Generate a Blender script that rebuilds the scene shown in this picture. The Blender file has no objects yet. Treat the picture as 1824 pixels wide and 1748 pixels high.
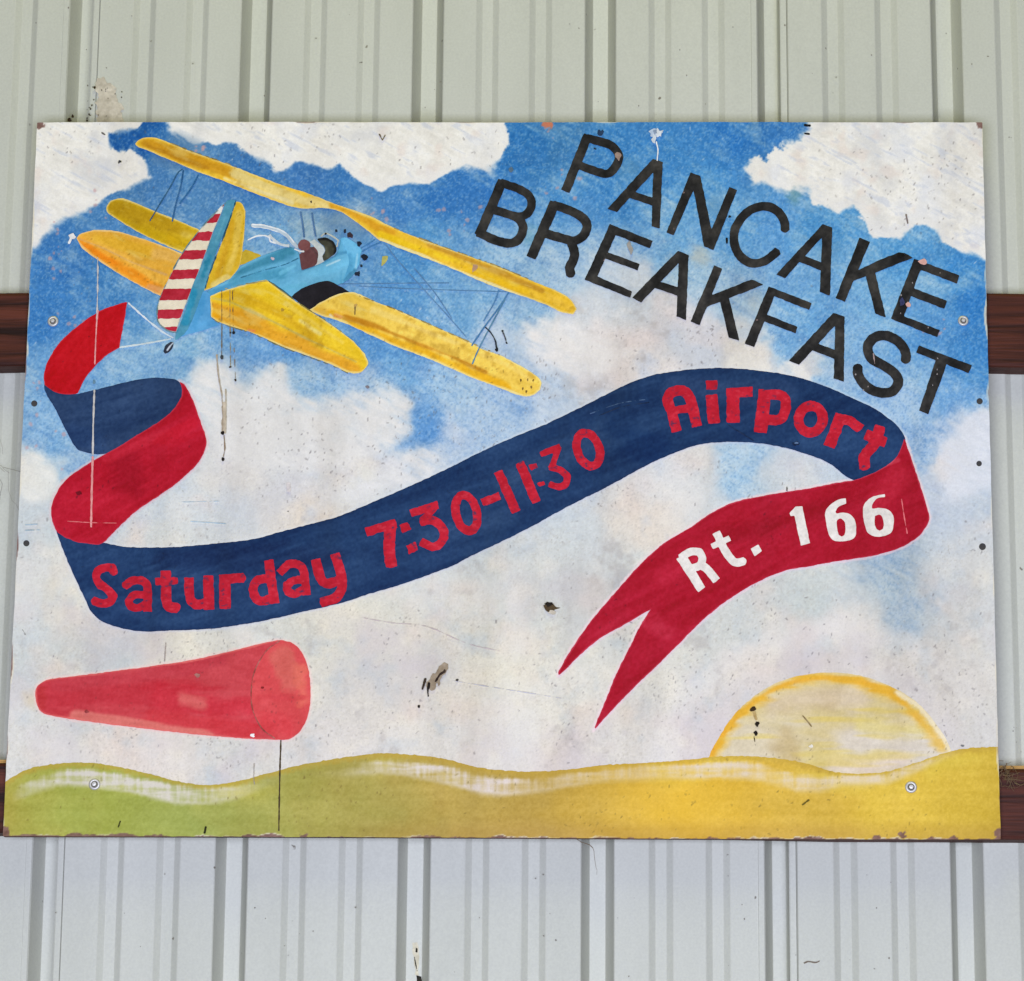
import bpy, math, random
import numpy as np
from mathutils import Matrix, Vector

random.seed(7)
RNG = np.random.default_rng(11)
SC = bpy.context.scene
COL = SC.collection

# ------------------------------------------------------------------ camera, sky, sun, exposure
ZS = 2.50                                   # height of the sign's centre above the ground
YAW, PITCH, ROLL = 0.02904278, 0.23181243, -0.00917681
CAM = np.array([0.1199174, -3.76304068, ZS - 0.91467122])
FPX, PW, PH = 5500.0, 1824.0, 1748.0        # focal length in pixels of the 1824 x 1748 photograph

def rot_cam():
    cy, sy, cp, sp, cr, sr = (math.cos(YAW), math.sin(YAW), math.cos(PITCH), math.sin(PITCH), math.cos(ROLL), math.sin(ROLL))
    Rz = np.array([[cy, -sy, 0], [sy, cy, 0], [0, 0, 1]])
    Rx = np.array([[1, 0, 0], [0, cp, -sp], [0, sp, cp]])
    Ry = np.array([[cr, 0, sr], [0, 1, 0], [-sr, 0, cr]])
    return Rz @ Rx @ Ry
RC = rot_cam()

cd = bpy.data.cameras.new('camera')
cam = bpy.data.objects.new('camera', cd)
COL.objects.link(cam)
cd.sensor_fit = 'HORIZONTAL'
cd.sensor_width = 36.0
cd.lens = 36.0 * FPX / PW
cd.clip_start = 0.05
cd.clip_end = 500.0
right, fwd, up = RC[:, 0], RC[:, 1], RC[:, 2]
cam.matrix_world = Matrix(((right[0], up[0], -fwd[0], CAM[0]), (right[1], up[1], -fwd[1], CAM[1]),
                           (right[2], up[2], -fwd[2], CAM[2]), (0, 0, 0, 1)))
SC.camera = cam

# The wall is seen from inside an open shed: cool daylight comes in low through the open front, behind the
# photographer, and the shaded roof space gives a weak warm fill from all round.
world = bpy.data.worlds.new('World')
SC.world = world
world.use_nodes = True
bg = world.node_tree.nodes['Background']
bg.inputs['Color'].default_value = (1.0, 0.97, 0.66, 1.0)
bg.inputs['Strength'].default_value = 0.05
kl = bpy.data.lights.new('open_front_daylight', 'AREA')
kl.shape = 'RECTANGLE'
kl.size, kl.size_y = 3.2, 1.8
kl.energy = 220.0
kl.color = (0.92, 0.97, 1.22)
key = bpy.data.objects.new('open_front_daylight', kl)
COL.objects.link(key)
key.location = (0.1, -4.3, 1.15)
key.rotation_euler = (math.radians(90), 0, 0)          # faces the wall
rl = bpy.data.lights.new('warm_top_fill', 'AREA')         # added unseen fill lamp, warms the upper wall from above
rl.shape = 'RECTANGLE'
rl.size, rl.size_y = 3.0, 0.9
rl.energy = 43.0
rl.color = (1.0, 0.98, 0.12)
top_fill = bpy.data.objects.new('warm_top_fill', rl)
COL.objects.link(top_fill)
top_fill.location = (0.0, -1.8, 5.6)
top_fill.rotation_euler = (Vector((0, -1.8, 5.6)) - Vector((0, 0, 2.5))).to_track_quat('Z', 'X').to_euler()

vs = SC.view_settings
vs.view_transform = 'Standard'
vs.look = 'None'
vs.exposure = 0.0
vs.gamma = 1.0
vs.use_curve_mapping = False
SC.render.resolution_x, SC.render.resolution_y = 1024, 981
SC.cycles.use_denoising = True

# light that reaches the sign, per channel: photograph colour / LIGHT = paint colour
LIGHT = np.array([1.01, 1.025, 1.03])

# ------------------------------------------------------------------ helpers
def lin(c):
    c = np.asarray(c, np.float64) / 255.0
    return np.where(c <= 0.04045, c / 12.92, ((c + 0.055) / 1.055) ** 2.4)

def albedo(c):
    return np.clip(lin(c) / LIGHT, 0.0, 0.9)

def unproject(px, py, Y):
    px = np.asarray(px, np.float64); py = np.asarray(py, np.float64)
    d0 = (px - PW / 2) / FPX; d2 = -(py - PH / 2) / FPX
    dx = RC[0, 0] * d0 + RC[0, 1] + RC[0, 2] * d2
    dy = RC[1, 0] * d0 + RC[1, 1] + RC[1, 2] * d2
    dz = RC[2, 0] * d0 + RC[2, 1] + RC[2, 2] * d2
    t = (Y - CAM[1]) / dy
    return CAM[0] + t * dx, CAM[2] + t * dz

_noise_tab = {}
def vnoise(x, y, seed):
    if seed not in _noise_tab:
        _noise_tab[seed] = np.random.default_rng(seed).random((256, 256)).astype(np.float32)
    T = _noise_tab[seed]
    xi = np.floor(x); yi = np.floor(y)
    fx = (x - xi).astype(np.float32); fy = (y - yi).astype(np.float32)
    fx = fx * fx * (3 - 2 * fx); fy = fy * fy * (3 - 2 * fy)
    xi = xi.astype(np.int64) & 255; yi = yi.astype(np.int64) & 255
    x1 = (xi + 1) & 255; y1 = (yi + 1) & 255
    return (T[yi, xi] * (1 - fx) + T[yi, x1] * fx) * (1 - fy) + (T[y1, xi] * (1 - fx) + T[y1, x1] * fx) * fy

def fbm(x, y, scale, seed, octv=3, sx=1.0, sy=1.0):
    """noise around 0, about -1..1; scale in photo pixels"""
    r = 0; a = 1.0; tot = 0
    for o in range(octv):
        k = 2.03 ** o / scale
        r = r + a * (vnoise(x * k / sx + 17.3 * o, y * k / sy + 5.7 * o, seed + o) - 0.5)
        tot += a; a *= 0.55
    return r * 3.2 / tot

def sstep(a, b, v):
    t = np.clip((v - a) / (b - a), 0, 1)
    return t * t * (3 - 2 * t)

def smooth_poly(pts, closed=True, n=4, corner=48):
    """Catmull-Rom through the traced points, keeping sharp corners"""
    P = np.asarray(pts, float); N = len(P)
    def turn(i):
        if not closed and (i == 0 or i == N - 1): return 180.0
        a = P[i] - P[(i - 1) % N]; b = P[(i + 1) % N] - P[i]
        c = np.dot(a, b) / (np.linalg.norm(a) * np.linalg.norm(b) + 1e-9)
        return math.degrees(math.acos(max(-1, min(1, c))))
    sharp = [turn(i) > corner for i in range(N)]
    out = []
    for i in range(N if closed else N - 1):
        p1, p2 = P[i], P[(i + 1) % N]
        p0 = P[(i - 1) % N]; p3 = P[(i + 2) % N]
        t1 = (p2 - p1) if sharp[i] else (p2 - p0) / 2
        t2 = (p2 - p1) if sharp[(i + 1) % N] else (p3 - p1) / 2
        L = np.linalg.norm(p2 - p1)
        for t in (t1, t2):
            l = np.linalg.norm(t)
            if l > L * 1.2: t *= L * 1.2 / l
        for k in range(n):
            s = k / n
            h00 = 2 * s ** 3 - 3 * s ** 2 + 1; h10 = s ** 3 - 2 * s ** 2 + s
            h01 = -2 * s ** 3 + 3 * s ** 2; h11 = s ** 3 - s ** 2
            out.append(h00 * p1 + h10 * t1 + h01 * p2 + h11 * t2)
    if not closed: out.append(P[-1])
    return np.array(out)

def poly_sd(X, Y, poly):
    """signed distance, positive inside"""
    D = np.full(X.shape, 1e9, np.float32); inside = np.zeros(X.shape, bool)
    Q = np.roll(poly, -1, axis=0)
    for (x1, y1), (x2, y2) in zip(poly, Q):
        ex, ey = x2 - x1, y2 - y1
        L2 = ex * ex + ey * ey
        if L2 < 1e-9: continue
        wx = X - x1; wy = Y - y1
        t = np.clip((wx * ex + wy * ey) / L2, 0, 1)
        D = np.minimum(D, (wx - t * ex) ** 2 + (wy - t * ey) ** 2)
        if y1 != y2:
            c = ((y1 > Y) != (y2 > Y)) & (X < (x2 - x1) * (Y - y1) / (y2 - y1) + x1)
            inside ^= c
    D = np.sqrt(D)
    return np.where(inside, D, -D)

def line_d(X, Y, pts):
    D = np.full(X.shape, 1e9, np.float32)
    for (x1, y1), (x2, y2) in zip(pts[:-1], pts[1:]):
        ex, ey = x2 - x1, y2 - y1
        L2 = ex * ex + ey * ey + 1e-9
        wx = X - x1; wy = Y - y1
        t = np.clip((wx * ex + wy * ey) / L2, 0, 1)
        D = np.minimum(D, (wx - t * ex) ** 2 + (wy - t * ey) ** 2)
    return np.sqrt(D)

def stroke_sd(X, Y, pts, w, cap='butt'):
    pts = np.asarray(pts, float)
    best = np.full(X.shape, 1e9, np.float32); F = np.full(X.shape, -1e9, np.float32)
    n = len(pts) - 1
    for i in range(n):
        (x1, y1), (x2, y2) = pts[i], pts[i + 1]
        L = math.hypot(x2 - x1, y2 - y1)
        if L < 1e-6: continue
        ex, ey = (x2 - x1) / L, (y2 - y1) / L
        wx = X - x1; wy = Y - y1
        s = wx * ex + wy * ey; p = np.abs(wy * ex - wx * ey)
        sc = np.clip(s, 0, L)
        d = np.sqrt((s - sc) ** 2 + p * p)
        f = w / 2 - d
        if cap == 'butt':
            if i == 0: f = np.where(s < 0, np.minimum(w / 2 - p, s), f)
            if i == n - 1: f = np.where(s > L, np.minimum(w / 2 - p, L - s), f)
        F = np.maximum(F, f)
    return F

# crops of the photograph in which the outlines were traced: origin and enlargement
FR = {'O': (0, 0, 1.0), 'P1': (120, 230, 6.0), 'P2': (400, 340, 6.0), 'P3': (260, 480, 4.0), 'P4': (640, 380, 4.0),
      'L1': (840, 230, 4.0), 'L2': (1200, 330, 4.9934), 'L3': (1440, 400, 4.9934), 'R1': (60, 520, 3.8004),
      'R2': (90, 930, 3.0199), 'R3': (630, 740, 4.0), 'R4': (1030, 640, 2.7805), 'R5': (980, 850, 3.8004),
      'R6': (1360, 800, 6.0), 'R7': (1240, 1180, 3.2571), 'W': (0, 940, 2.942), 'H1': (0, 1300, 2.942), 'H2': (600, 1300, 2.942)}
def T(fr, *xy):
    ox, oy, k = FR[fr]
    a = np.array(xy, float).reshape(-1, 2) / k
    return a + np.array([ox, oy])

CASES = {1: [(0, 4, 7)], 2: [(4, 1, 5)], 3: [(0, 1, 5, 7)], 4: [(5, 2, 6)], 5: [(0, 4, 7), (5, 2, 6)], 6: [(4, 1, 2, 6)],
         7: [(0, 1, 2, 6, 7)], 8: [(6, 3, 7)], 9: [(0, 4, 6, 3)], 10: [(4, 1, 5), (6, 3, 7)], 11: [(0, 1, 5, 6, 3)],
         12: [(5, 2, 3, 7)], 13: [(0, 4, 5, 2, 3)], 14: [(4, 1, 2, 3, 7)], 15: [(0, 1, 2, 3)]}

def field_mesh(name, xs, ys, F):
    """marching squares: the region F > 0 as a flat mesh; returns photo coords of verts and face arrays"""
    ny, nx = F.shape
    ins = F > 0
    gid = np.full((ny, nx), -1, np.int64)
    nin = int(ins.sum())
    gid[ins] = np.arange(nin)
    XX, YY = np.meshgrid(xs, ys)
    vx = [XX[ins]]; vy = [YY[ins]]
    he = ins[:, :-1] != ins[:, 1:]
    hid = np.full((ny, nx - 1), -1, np.int64); nh = int(he.sum()); hid[he] = nin + np.arange(nh)
    a = F[:, :-1][he]; b = F[:, 1:][he]; t = a / (a - b)
    x0 = XX[:, :-1][he]; x1 = XX[:, 1:][he]
    vx.append(x0 + t * (x1 - x0)); vy.append(YY[:, :-1][he])
    ve = ins[:-1] != ins[1:]
    vid = np.full((ny - 1, nx), -1, np.int64); nv = int(ve.sum()); vid[ve] = nin + nh + np.arange(nv)
    a = F[:-1][ve]; b = F[1:][ve]; t = a / (a - b)
    y0 = YY[:-1][ve]; y1 = YY[1:][ve]
    vx.append(XX[:-1][ve]); vy.append(y0 + t * (y1 - y0))
    vx = np.concatenate(vx); vy = np.concatenate(vy)
    code = ins[:-1, :-1] * 1 + ins[:-1, 1:] * 2 + ins[1:, 1:] * 4 + ins[1:, :-1] * 8
    sym = [gid[:-1, :-1], gid[:-1, 1:], gid[1:, 1:], gid[1:, :-1], hid[:-1], vid[:, 1:], hid[1:], vid[:, :-1]]
    loops = []; sizes = []
    for c, polys in CASES.items():
        m = code == c
        k = int(m.sum())
        if not k: continue
        for p in polys:
            A = np.stack([sym[s][m] for s in p[::-1]], axis=1)
            loops.append(A.ravel()); sizes.append(np.full(k, len(p), np.int64))
    return vx, vy, np.concatenate(loops), np.concatenate(sizes)

def raw_mesh(name, co, loops, sizes, col=None, smooth=False):
    me = bpy.data.meshes.new(name)
    me.vertices.add(len(co)); me.vertices.foreach_set('co', np.ascontiguousarray(co, np.float32).ravel())
    me.loops.add(len(loops)); me.loops.foreach_set('vertex_index', loops.astype(np.int32))
    me.polygons.add(len(sizes))
    st = np.concatenate([[0], np.cumsum(sizes)[:-1]]).astype(np.int32)
    me.polygons.foreach_set('loop_start', st)
    me.polygons.foreach_set('use_smooth', np.full(len(sizes), smooth))
    if col is not None:
        at = me.color_attributes.new('paint', 'FLOAT_COLOR', 'POINT')
        rgba = np.ones((len(co), 4), np.float32); rgba[:, :3] = col
        at.data.foreach_set('color', rgba.ravel())
    me.update(calc_edges=True)
    me.validate()
    return me

def link(name, me, mat, parent=None, label=None):
    o = bpy.data.objects.new(name, me)
    COL.objects.link(o)
    if mat is not None and me is not None:
        me.materials.clear(); me.materials.append(mat)
    if parent is not None: o.parent = parent
    if label: o['label'] = label
    return o

def empty(name, parent=None, label=None, cat=None, group=None, loc=(0, 0, 0)):
    o = bpy.data.objects.new(name, None)
    o.empty_display_size = 0.05
    COL.objects.link(o); o.location = loc
    if parent is not None: o.parent = parent
    if label: o['label'] = label
    if cat: o['category'] = cat
    if group: o['group'] = group
    return o

def py_mesh(name, verts, faces, smooth=False):
    me = bpy.data.meshes.new(name)
    me.from_pydata(verts, [], faces); me.update()
    if smooth:
        me.polygons.foreach_set('use_smooth', [True] * len(me.polygons))
    return me

# ------------------------------------------------------------------ materials
def mat(name):
    m = bpy.data.materials.new(name); m.use_nodes = True
    nt = m.node_tree; b = nt.nodes['Principled BSDF']
    return m, nt, b

def N(nt, kind, **kw):
    n = nt.nodes.new(kind)
    for k, v in kw.items():
        if k in n.inputs: n.inputs[k].default_value = v
        else: setattr(n, k, v)
    return n

def paint_material():
    m, nt, b = mat('hand_painted_enamel')
    at = N(nt, 'ShaderNodeAttribute', attribute_name='paint')
    tc = N(nt, 'ShaderNodeTexCoord')
    n1 = N(nt, 'ShaderNodeTexNoise'); n1.inputs['Scale'].default_value = 420; n1.inputs['Detail'].default_value = 3
    n2 = N(nt, 'ShaderNodeTexNoise'); n2.inputs['Scale'].default_value = 60; n2.inputs['Detail'].default_value = 5
    nt.links.new(tc.outputs['Object'], n1.inputs['Vector']); nt.links.new(tc.outputs['Object'], n2.inputs['Vector'])
    mr = N(nt, 'ShaderNodeMapRange'); mr.inputs['From Min'].default_value = 0.3; mr.inputs['From Max'].default_value = 0.7
    mr.inputs['To Min'].default_value = 0.955; mr.inputs['To Max'].default_value = 1.04
    nt.links.new(n1.outputs['Fac'], mr.inputs['Value'])
    vm = N(nt, 'ShaderNodeVectorMath', operation='SCALE')
    nt.links.new(at.outputs['Color'], vm.inputs[0]); nt.links.new(mr.outputs['Result'], vm.inputs['Scale'])
    mp = N(nt, 'ShaderNodeMapping'); mp.inputs['Scale'].default_value = (11, 11, 2.6)
    nt.links.new(tc.outputs['Object'], mp.inputs['Vector'])
    n3 = N(nt, 'ShaderNodeTexNoise'); n3.inputs['Scale'].default_value = 1.0; n3.inputs['Detail'].default_value = 7; n3.inputs['Roughness'].default_value = 0.62
    nt.links.new(mp.outputs['Vector'], n3.inputs['Vector'])
    g = N(nt, 'ShaderNodeMapRange'); g.inputs['From Min'].default_value = 0.50; g.inputs['From Max'].default_value = 0.74; g.inputs['To Max'].default_value = 0.36
    nt.links.new(n3.outputs['Fac'], g.inputs['Value'])
    gm = N(nt, 'ShaderNodeMix', data_type='RGBA', blend_type='MULTIPLY')
    nt.links.new(g.outputs['Result'], gm.inputs['Factor']); nt.links.new(vm.outputs['Vector'], gm.inputs['A']); gm.inputs['B'].default_value = (0.56, 0.50, 0.43, 1)
    nt.links.new(gm.outputs['Result'], b.inputs['Base Color'])
    r = N(nt, 'ShaderNodeMapRange'); r.inputs['To Min'].default_value = 0.48; r.inputs['To Max'].default_value = 0.75
    nt.links.new(n2.outputs['Fac'], r.inputs['Value']); nt.links.new(r.outputs['Result'], b.inputs['Roughness'])
    b.inputs['Specular IOR Level'].default_value = 0.12
    ad = N(nt, 'ShaderNodeMath', operation='ADD')
    nt.links.new(n1.outputs['Fac'], ad.inputs[0]); nt.links.new(n2.outputs['Fac'], ad.inputs[1])
    bp = N(nt, 'ShaderNodeBump'); bp.inputs['Strength'].default_value = 0.22; bp.inputs['Distance'].default_value = 0.0006
    nt.links.new(ad.outputs[0], bp.inputs['Height']); nt.links.new(bp.outputs['Normal'], b.inputs['Normal'])
    return m

def metal_wall_material():
    m, nt, b = mat('pale_coated_sheet_metal')
    tc = N(nt, 'ShaderNodeTexCoord')
    mp = N(nt, 'ShaderNodeMapping'); mp.inputs['Scale'].default_value = (9, 9, 2.2)
    nt.links.new(tc.outputs['Object'], mp.inputs['Vector'])
    n1 = N(nt, 'ShaderNodeTexNoise'); n1.inputs['Scale'].default_value = 1.0; n1.inputs['Detail'].default_value = 6; n1.inputs['Roughness'].default_value = 0.6
    nt.links.new(mp.outputs['Vector'], n1.inputs['Vector'])
    n2 = N(nt, 'ShaderNodeTexNoise'); n2.inputs['Scale'].default_value = 330; n2.inputs['Detail'].default_value = 2
    nt.links.new(tc.outputs['Object'], n2.inputs['Vector'])
    cr = N(nt, 'ShaderNodeValToRGB')
    c0 = (0.505, 0.511, 0.446, 1); c1 = (0.545, 0.550, 0.482, 1)
    cr.color_ramp.elements[0].position = 0.35; cr.color_ramp.elements[0].color = c0
    cr.color_ramp.elements[1].position = 0.62; cr.color_ramp.elements[1].color = c1
    nt.links.new(n1.outputs['Fac'], cr.inputs['Fac'])
    # sparse fly specks
    n3 = N(nt, 'ShaderNodeTexNoise'); n3.inputs['Scale'].default_value = 95; n3.inputs['Detail'].default_value = 1.5
    nt.links.new(tc.outputs['Object'], n3.inputs['Vector'])
    th = N(nt, 'ShaderNodeMapRange'); th.inputs['From Min'].default_value = 0.765; th.inputs['From Max'].default_value = 0.80
    nt.links.new(n3.outputs['Fac'], th.inputs['Value'])
    mx = N(nt, 'ShaderNodeMix', data_type='RGBA')
    nt.links.new(th.outputs['Result'], mx.inputs['Factor']); nt.links.new(cr.outputs['Color'], mx.inputs['A'])
    mx.inputs['B'].default_value = tuple(albedo((120, 116, 105))) + (1,)
    gr = N(nt, 'ShaderNodeMapRange'); gr.inputs['From Min'].default_value = 0.3; gr.inputs['From Max'].default_value = 0.7
    gr.inputs['To Min'].default_value = 0.955; gr.inputs['To Max'].default_value = 1.045
    nt.links.new(n2.outputs['Fac'], gr.inputs['Value'])
    vm = N(nt, 'ShaderNodeVectorMath', operation='SCALE')
    nt.links.new(mx.outputs['Result'], vm.inputs[0]); nt.links.new(gr.outputs['Result'], vm.inputs['Scale'])
    nt.links.new(vm.outputs['Vector'], b.inputs['Base Color'])
    b.inputs['Roughness'].default_value = 0.55
    b.inputs['Specular IOR Level'].default_value = 0.3
    bp = N(nt, 'ShaderNodeBump'); bp.inputs['Strength'].default_value = 0.15; bp.inputs['Distance'].default_value = 0.0004
    nt.links.new(n2.outputs['Fac'], bp.inputs['Height']); nt.links.new(bp.outputs['Normal'], b.inputs['Normal'])
    return m

def wood_material(name, dark, light, rough=0.6, scale=1.0):
    m, nt, b = mat(name)
    tc = N(nt, 'ShaderNodeTexCoord')
    mp = N(nt, 'ShaderNodeMapping'); mp.inputs['Scale'].default_value = (5 * scale, 90 * scale, 90 * scale)
    nt.links.new(tc.outputs['Object'], mp.inputs['Vector'])
    n0 = N(nt, 'ShaderNodeTexNoise'); n0.inputs['Scale'].default_value = 0.6; n0.inputs['Detail'].default_value = 2
    nt.links.new(mp.outputs['Vector'], n0.inputs['Vector'])
    w = N(nt, 'ShaderNodeTexNoise'); w.inputs['Scale'].default_value = 1.6; w.inputs['Detail'].default_value = 7; w.inputs['Distortion'].default_value = 1.2
    nt.links.new(mp.outputs['Vector'], w.inputs['Vector'])
    mm = N(nt, 'ShaderNodeMath', operation='MULTIPLY_ADD'); mm.inputs[1].default_value = 0.6; mm.inputs[2].default_value = 0.0
    nt.links.new(n0.outputs['Fac'], mm.inputs[0])
    ad = N(nt, 'ShaderNodeMath', operation='MULTIPLY_ADD'); ad.inputs[1].default_value = 0.55
    nt.links.new(w.outputs['Fac'], ad.inputs[0]); nt.links.new(mm.outputs[0], ad.inputs[2])
    cr = N(nt, 'ShaderNodeValToRGB')
    cr.color_ramp.elements[0].position = 0.42; cr.color_ramp.elements[0].color = tuple(albedo(dark)) + (1,)
    cr.color_ramp.elements[1].position = 0.72; cr.color_ramp.elements[1].color = tuple(albedo(light)) + (1,)
    nt.links.new(ad.outputs[0], cr.inputs['Fac']); nt.links.new(cr.outputs['Color'], b.inputs['Base Color'])
    b.inputs['Roughness'].default_value = rough
    b.inputs['Specular IOR Level'].default_value = 0.2
    bp = N(nt, 'ShaderNodeBump'); bp.inputs['Strength'].default_value = 0.5; bp.inputs['Distance'].default_value = 0.002
    nt.links.new(w.outputs['Fac'], bp.inputs['Height']); nt.links.new(bp.outputs['Normal'], b.inputs['Normal'])
    return m

def plain_material(name, srgb, rough=0.6, metallic=0.0, var=0.12, scale=200):
    m, nt, b = mat(name)
    tc = N(nt, 'ShaderNodeTexCoord')
    n = N(nt, 'ShaderNodeTexNoise'); n.inputs['Scale'].default_value = scale; n.inputs['Detail'].default_value = 4
    nt.links.new(tc.outputs['Object'], n.inputs['Vector'])
    mr = N(nt, 'ShaderNodeMapRange'); mr.inputs['To Min'].default_value = 1 - 2 * var; mr.inputs['To Max'].default_value = 1 + 2 * var
    nt.links.new(n.outputs['Fac'], mr.inputs['Value'])
    vm = N(nt, 'ShaderNodeVectorMath', operation='SCALE'); vm.inputs[0].default_value = tuple(albedo(srgb))
    nt.links.new(mr.outputs['Result'], vm.inputs['Scale']); nt.links.new(vm.outputs['Vector'], b.inputs['Base Color'])
    b.inputs['Roughness'].default_value = rough; b.inputs['Metallic'].default_value = metallic
    return m

M_PAINT = paint_material()
M_WALL = metal_wall_material()
M_GIRT = wood_material('dark_stained_timber', (30, 9, 5), (92, 45, 32), 0.6)
M_GIRT_EDGE = wood_material('pale_timber_edge', (150, 110, 60), (205, 165, 95), 0.7)
M_PLY = wood_material('weathered_panel_edge', (52, 34, 30), (112, 78, 66), 0.8, 1.5)
M_ZINC = plain_material('dull_zinc', (196, 194, 188), 0.42, 0.35, 0.15, 500)
M_RUBBER = plain_material('grey_rubber_washer', (92, 88, 80), 0.8)
M_HOLE = plain_material('dark_hole', (62, 60, 58), 0.9)
M_FIBRE = plain_material('dry_nest_fibre', (112, 90, 64), 0.9)
M_WEB = plain_material('dusty_cobweb', (130, 124, 112), 0.9)

# ------------------------------------------------------------------ the wall behind: ribbed sheets seen from inside
YW = 0.050                                    # flat of the sheets; the sign's face is Y = 0
PITCH_RIB = 0.2266
DEPTH, MINOR = 0.031, 0.0062
RIB0 = 0.1195                                 # one rib stands here
wall = empty('metal_wall', label='pale grey ribbed sheet metal wall behind the painted sign', cat='wall', loc=(0, YW, 0))
Z0, Z1 = ZS - 1.25, ZS + 1.25

def rib_profile(c):                           # groove: (x, depth)
    return [(c - 0.0215, 0), (c - 0.0205, 0.0008), (c - 0.0105, DEPTH - 0.0006), (c - 0.0095, DEPTH), (c + 0.0095, DEPTH), (c + 0.0105, DEPTH - 0.0006),
            (c + 0.0205, 0.0008), (c + 0.0215, 0)]
def minor_profile(c):
    return [(c - 0.0158, 0), (c - 0.0148, 0.0003), (c - 0.0072, MINOR - 0.0002), (c - 0.0062, MINOR), (c + 0.0062, MINOR),
            (c + 0.0072, MINOR - 0.0002), (c + 0.0148, 0.0003), (c + 0.0158, 0)]

def sheet(name, prof, label):
    prof = [p for p in prof]
    rows = 40
    verts = []; faces = []
    n = len(prof)
    zz = np.linspace(Z0, Z1, rows)
    for j, z in enumerate(zz):
        for (x, d) in prof:
            wob = 0.0007 * math.sin(z * 3.1 + x * 5) + 0.0006 * float(fbm(np.array([x * 900.0]), np.array([z * 900.0]), 160, 70, 2)[0])
            verts.append((x + 0.0005 * math.sin(z * 2.3 + x * 3), d + wob, z))
    for j in range(rows - 1):
        for i in range(n - 1):
            a = j * n + i
            faces.append((a, a + 1, a + n + 1, a + n))
    me = py_mesh(name, verts, faces)
    o = link(name, me, M_WALL, wall, label)
    sm = o.modifiers.new('gauge', 'SOLIDIFY'); sm.thickness = 0.0006; sm.offset = 1.0 
    return o

A_, E_ = RIB0 - 3 * PITCH_RIB, RIB0 + PITCH_RIB
def between(c0, c1):
    """minor grooves between the major ribs at c0 and c1"""
    return minor_profile(c0 + 0.078) + minor_profile(c0 + 0.148)
def seam_left(c):      # what the sheet that ends on a seam rib does on its left side: a lip, then the groove
    return [(c - 0.0290, 0), (c - 0.0286, -0.0014), (c - 0.0225, -0.0012), (c - 0.0212, 0.0004), (c - 0.0110, DEPTH - 0.001), (c - 0.0100, DEPTH - 0.0004),
            (c + 0.0062, DEPTH - 0.0004), (c + 0.0075, DEPTH - 0.0020), (c + 0.0094, 0.0046), (c + 0.0105, 0.0040), (c + 0.0172, 0.0036)]
def seam_right(c):     # the next sheet starts under that edge
    return [(c + 0.0160, 0.0050), (c + 0.0178, 0.0048), (c + 0.0184, 0.0020), (c + 0.0196, -0.0002), (c + 0.0215, 0)]
p1 = [(A_ - 2 * PITCH_RIB - 0.04, 0)] + rib_profile(A_ - 2 * PITCH_RIB) + between(A_ - 2 * PITCH_RIB, 0) + rib_profile(A_ - PITCH_RIB) + between(A_ - PITCH_RIB, 0) + seam_left(A_)
sheet('wall_sheet', p1, 'ribbed sheet left of the seam')
p2 = seam_right(A_)
for k in range(3):
    c = A_ + k * PITCH_RIB
    p2 += between(c, 0) + rib_profile(c + PITCH_RIB)
p2 += between(E_ - PITCH_RIB, 0) if False else []
p2 += between(A_ + 3 * PITCH_RIB, 0) + seam_left(E_)
sheet('wall_sheet', p2, 'ribbed sheet between the two seams')
p3 = seam_right(E_) + between(E_, 0) + rib_profile(E_ + PITCH_RIB) + between(E_ + PITCH_RIB, 0) + rib_profile(E_ + 2 * PITCH_RIB) + [(E_ + 2 * PITCH_RIB + 0.15, 0)]
sheet('wall_sheet', p3, 'ribbed sheet right of the seam')

# ------------------------------------------------------------------ timber rails that carry the sign
def girt(name, ztop, zbot, label, edge=False):
    root = empty(name, label=label, cat='rail', group='timber rails behind the sign', loc=(0, YW, ZS + zbot))
    h = ztop - zbot; y0, y1 = -0.0375, -0.0006; bv = 0.0045
    prof = [(y1, 0), (y0 + bv, 0), (y0 + bv * 0.35, bv * 0.3), (y0, bv), (y0, h - bv), (y0 + bv * 0.3, h - bv * 0.35), (y0 + bv, h), (y1, h)]
    xs = np.linspace(-0.95, 0.95, 60)
    verts = []; faces = []; n = len(prof)
    for x in xs:
        dz = 0.0016 * math.sin(x * 4 + zbot * 9) + 0.0006 * float(fbm(np.array([x * 900.0]), np.array([zbot * 900.0]), 60, 77, 2)[0])
        for (y, z) in prof: verts.append((x, y, z + dz))
    for i in range(len(xs) - 1):
        for k in range(n):
            a = i * n + k; b_ = i * n + (k + 1) % n
            faces.append((a, b_, b_ + n, a + n))
    faces.append(tuple(range(n))); faces.append(tuple(range(len(verts) - 1, len(verts) - 1 - n, -1)))
    link('timber', py_mesh('timber', verts, faces), M_GIRT, root)
    if edge:  # separate thin strip in a paler wood colour than the rail
        v = []; f = []
        for i, x in enumerate(xs):
            dz = 0.0016 * math.sin(x * 4 + zbot * 9)
            for (y, z) in ((-0.0345, h + 0.0004), (-0.0345, h + 0.0045), (-0.001, h + 0.0045), (-0.001, h + 0.0004)): v.append((x, y, z + dz))
        for i in range(len(xs) - 1):
            for k in range(4):
                a = i * 4 + k; b_ = i * 4 + (k + 1) % 4
                f.append((a, b_, b_ + 4, a + 4))
        link('top_strip', py_mesh('top_strip', v, f), M_GIRT_EDGE, root, 'pale strip along the top of the rail')
    return root
girt('timber_rail', 0.2382, 0.1408, 'dark reddish-brown timber rail behind the upper half of the sign')
girt('timber_rail', -0.3705, -0.4570, 'dark brown timber rail behind the bottom edge of the sign', True)

# ------------------------------------------------------------------ the painted sign
sign = empty('painted_sign', label='weathered hand-painted pancake breakfast sign with a yellow biplane towing a banner', cat='sign', loc=(0, 0, ZS))
LAYER = 0.00025

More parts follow.
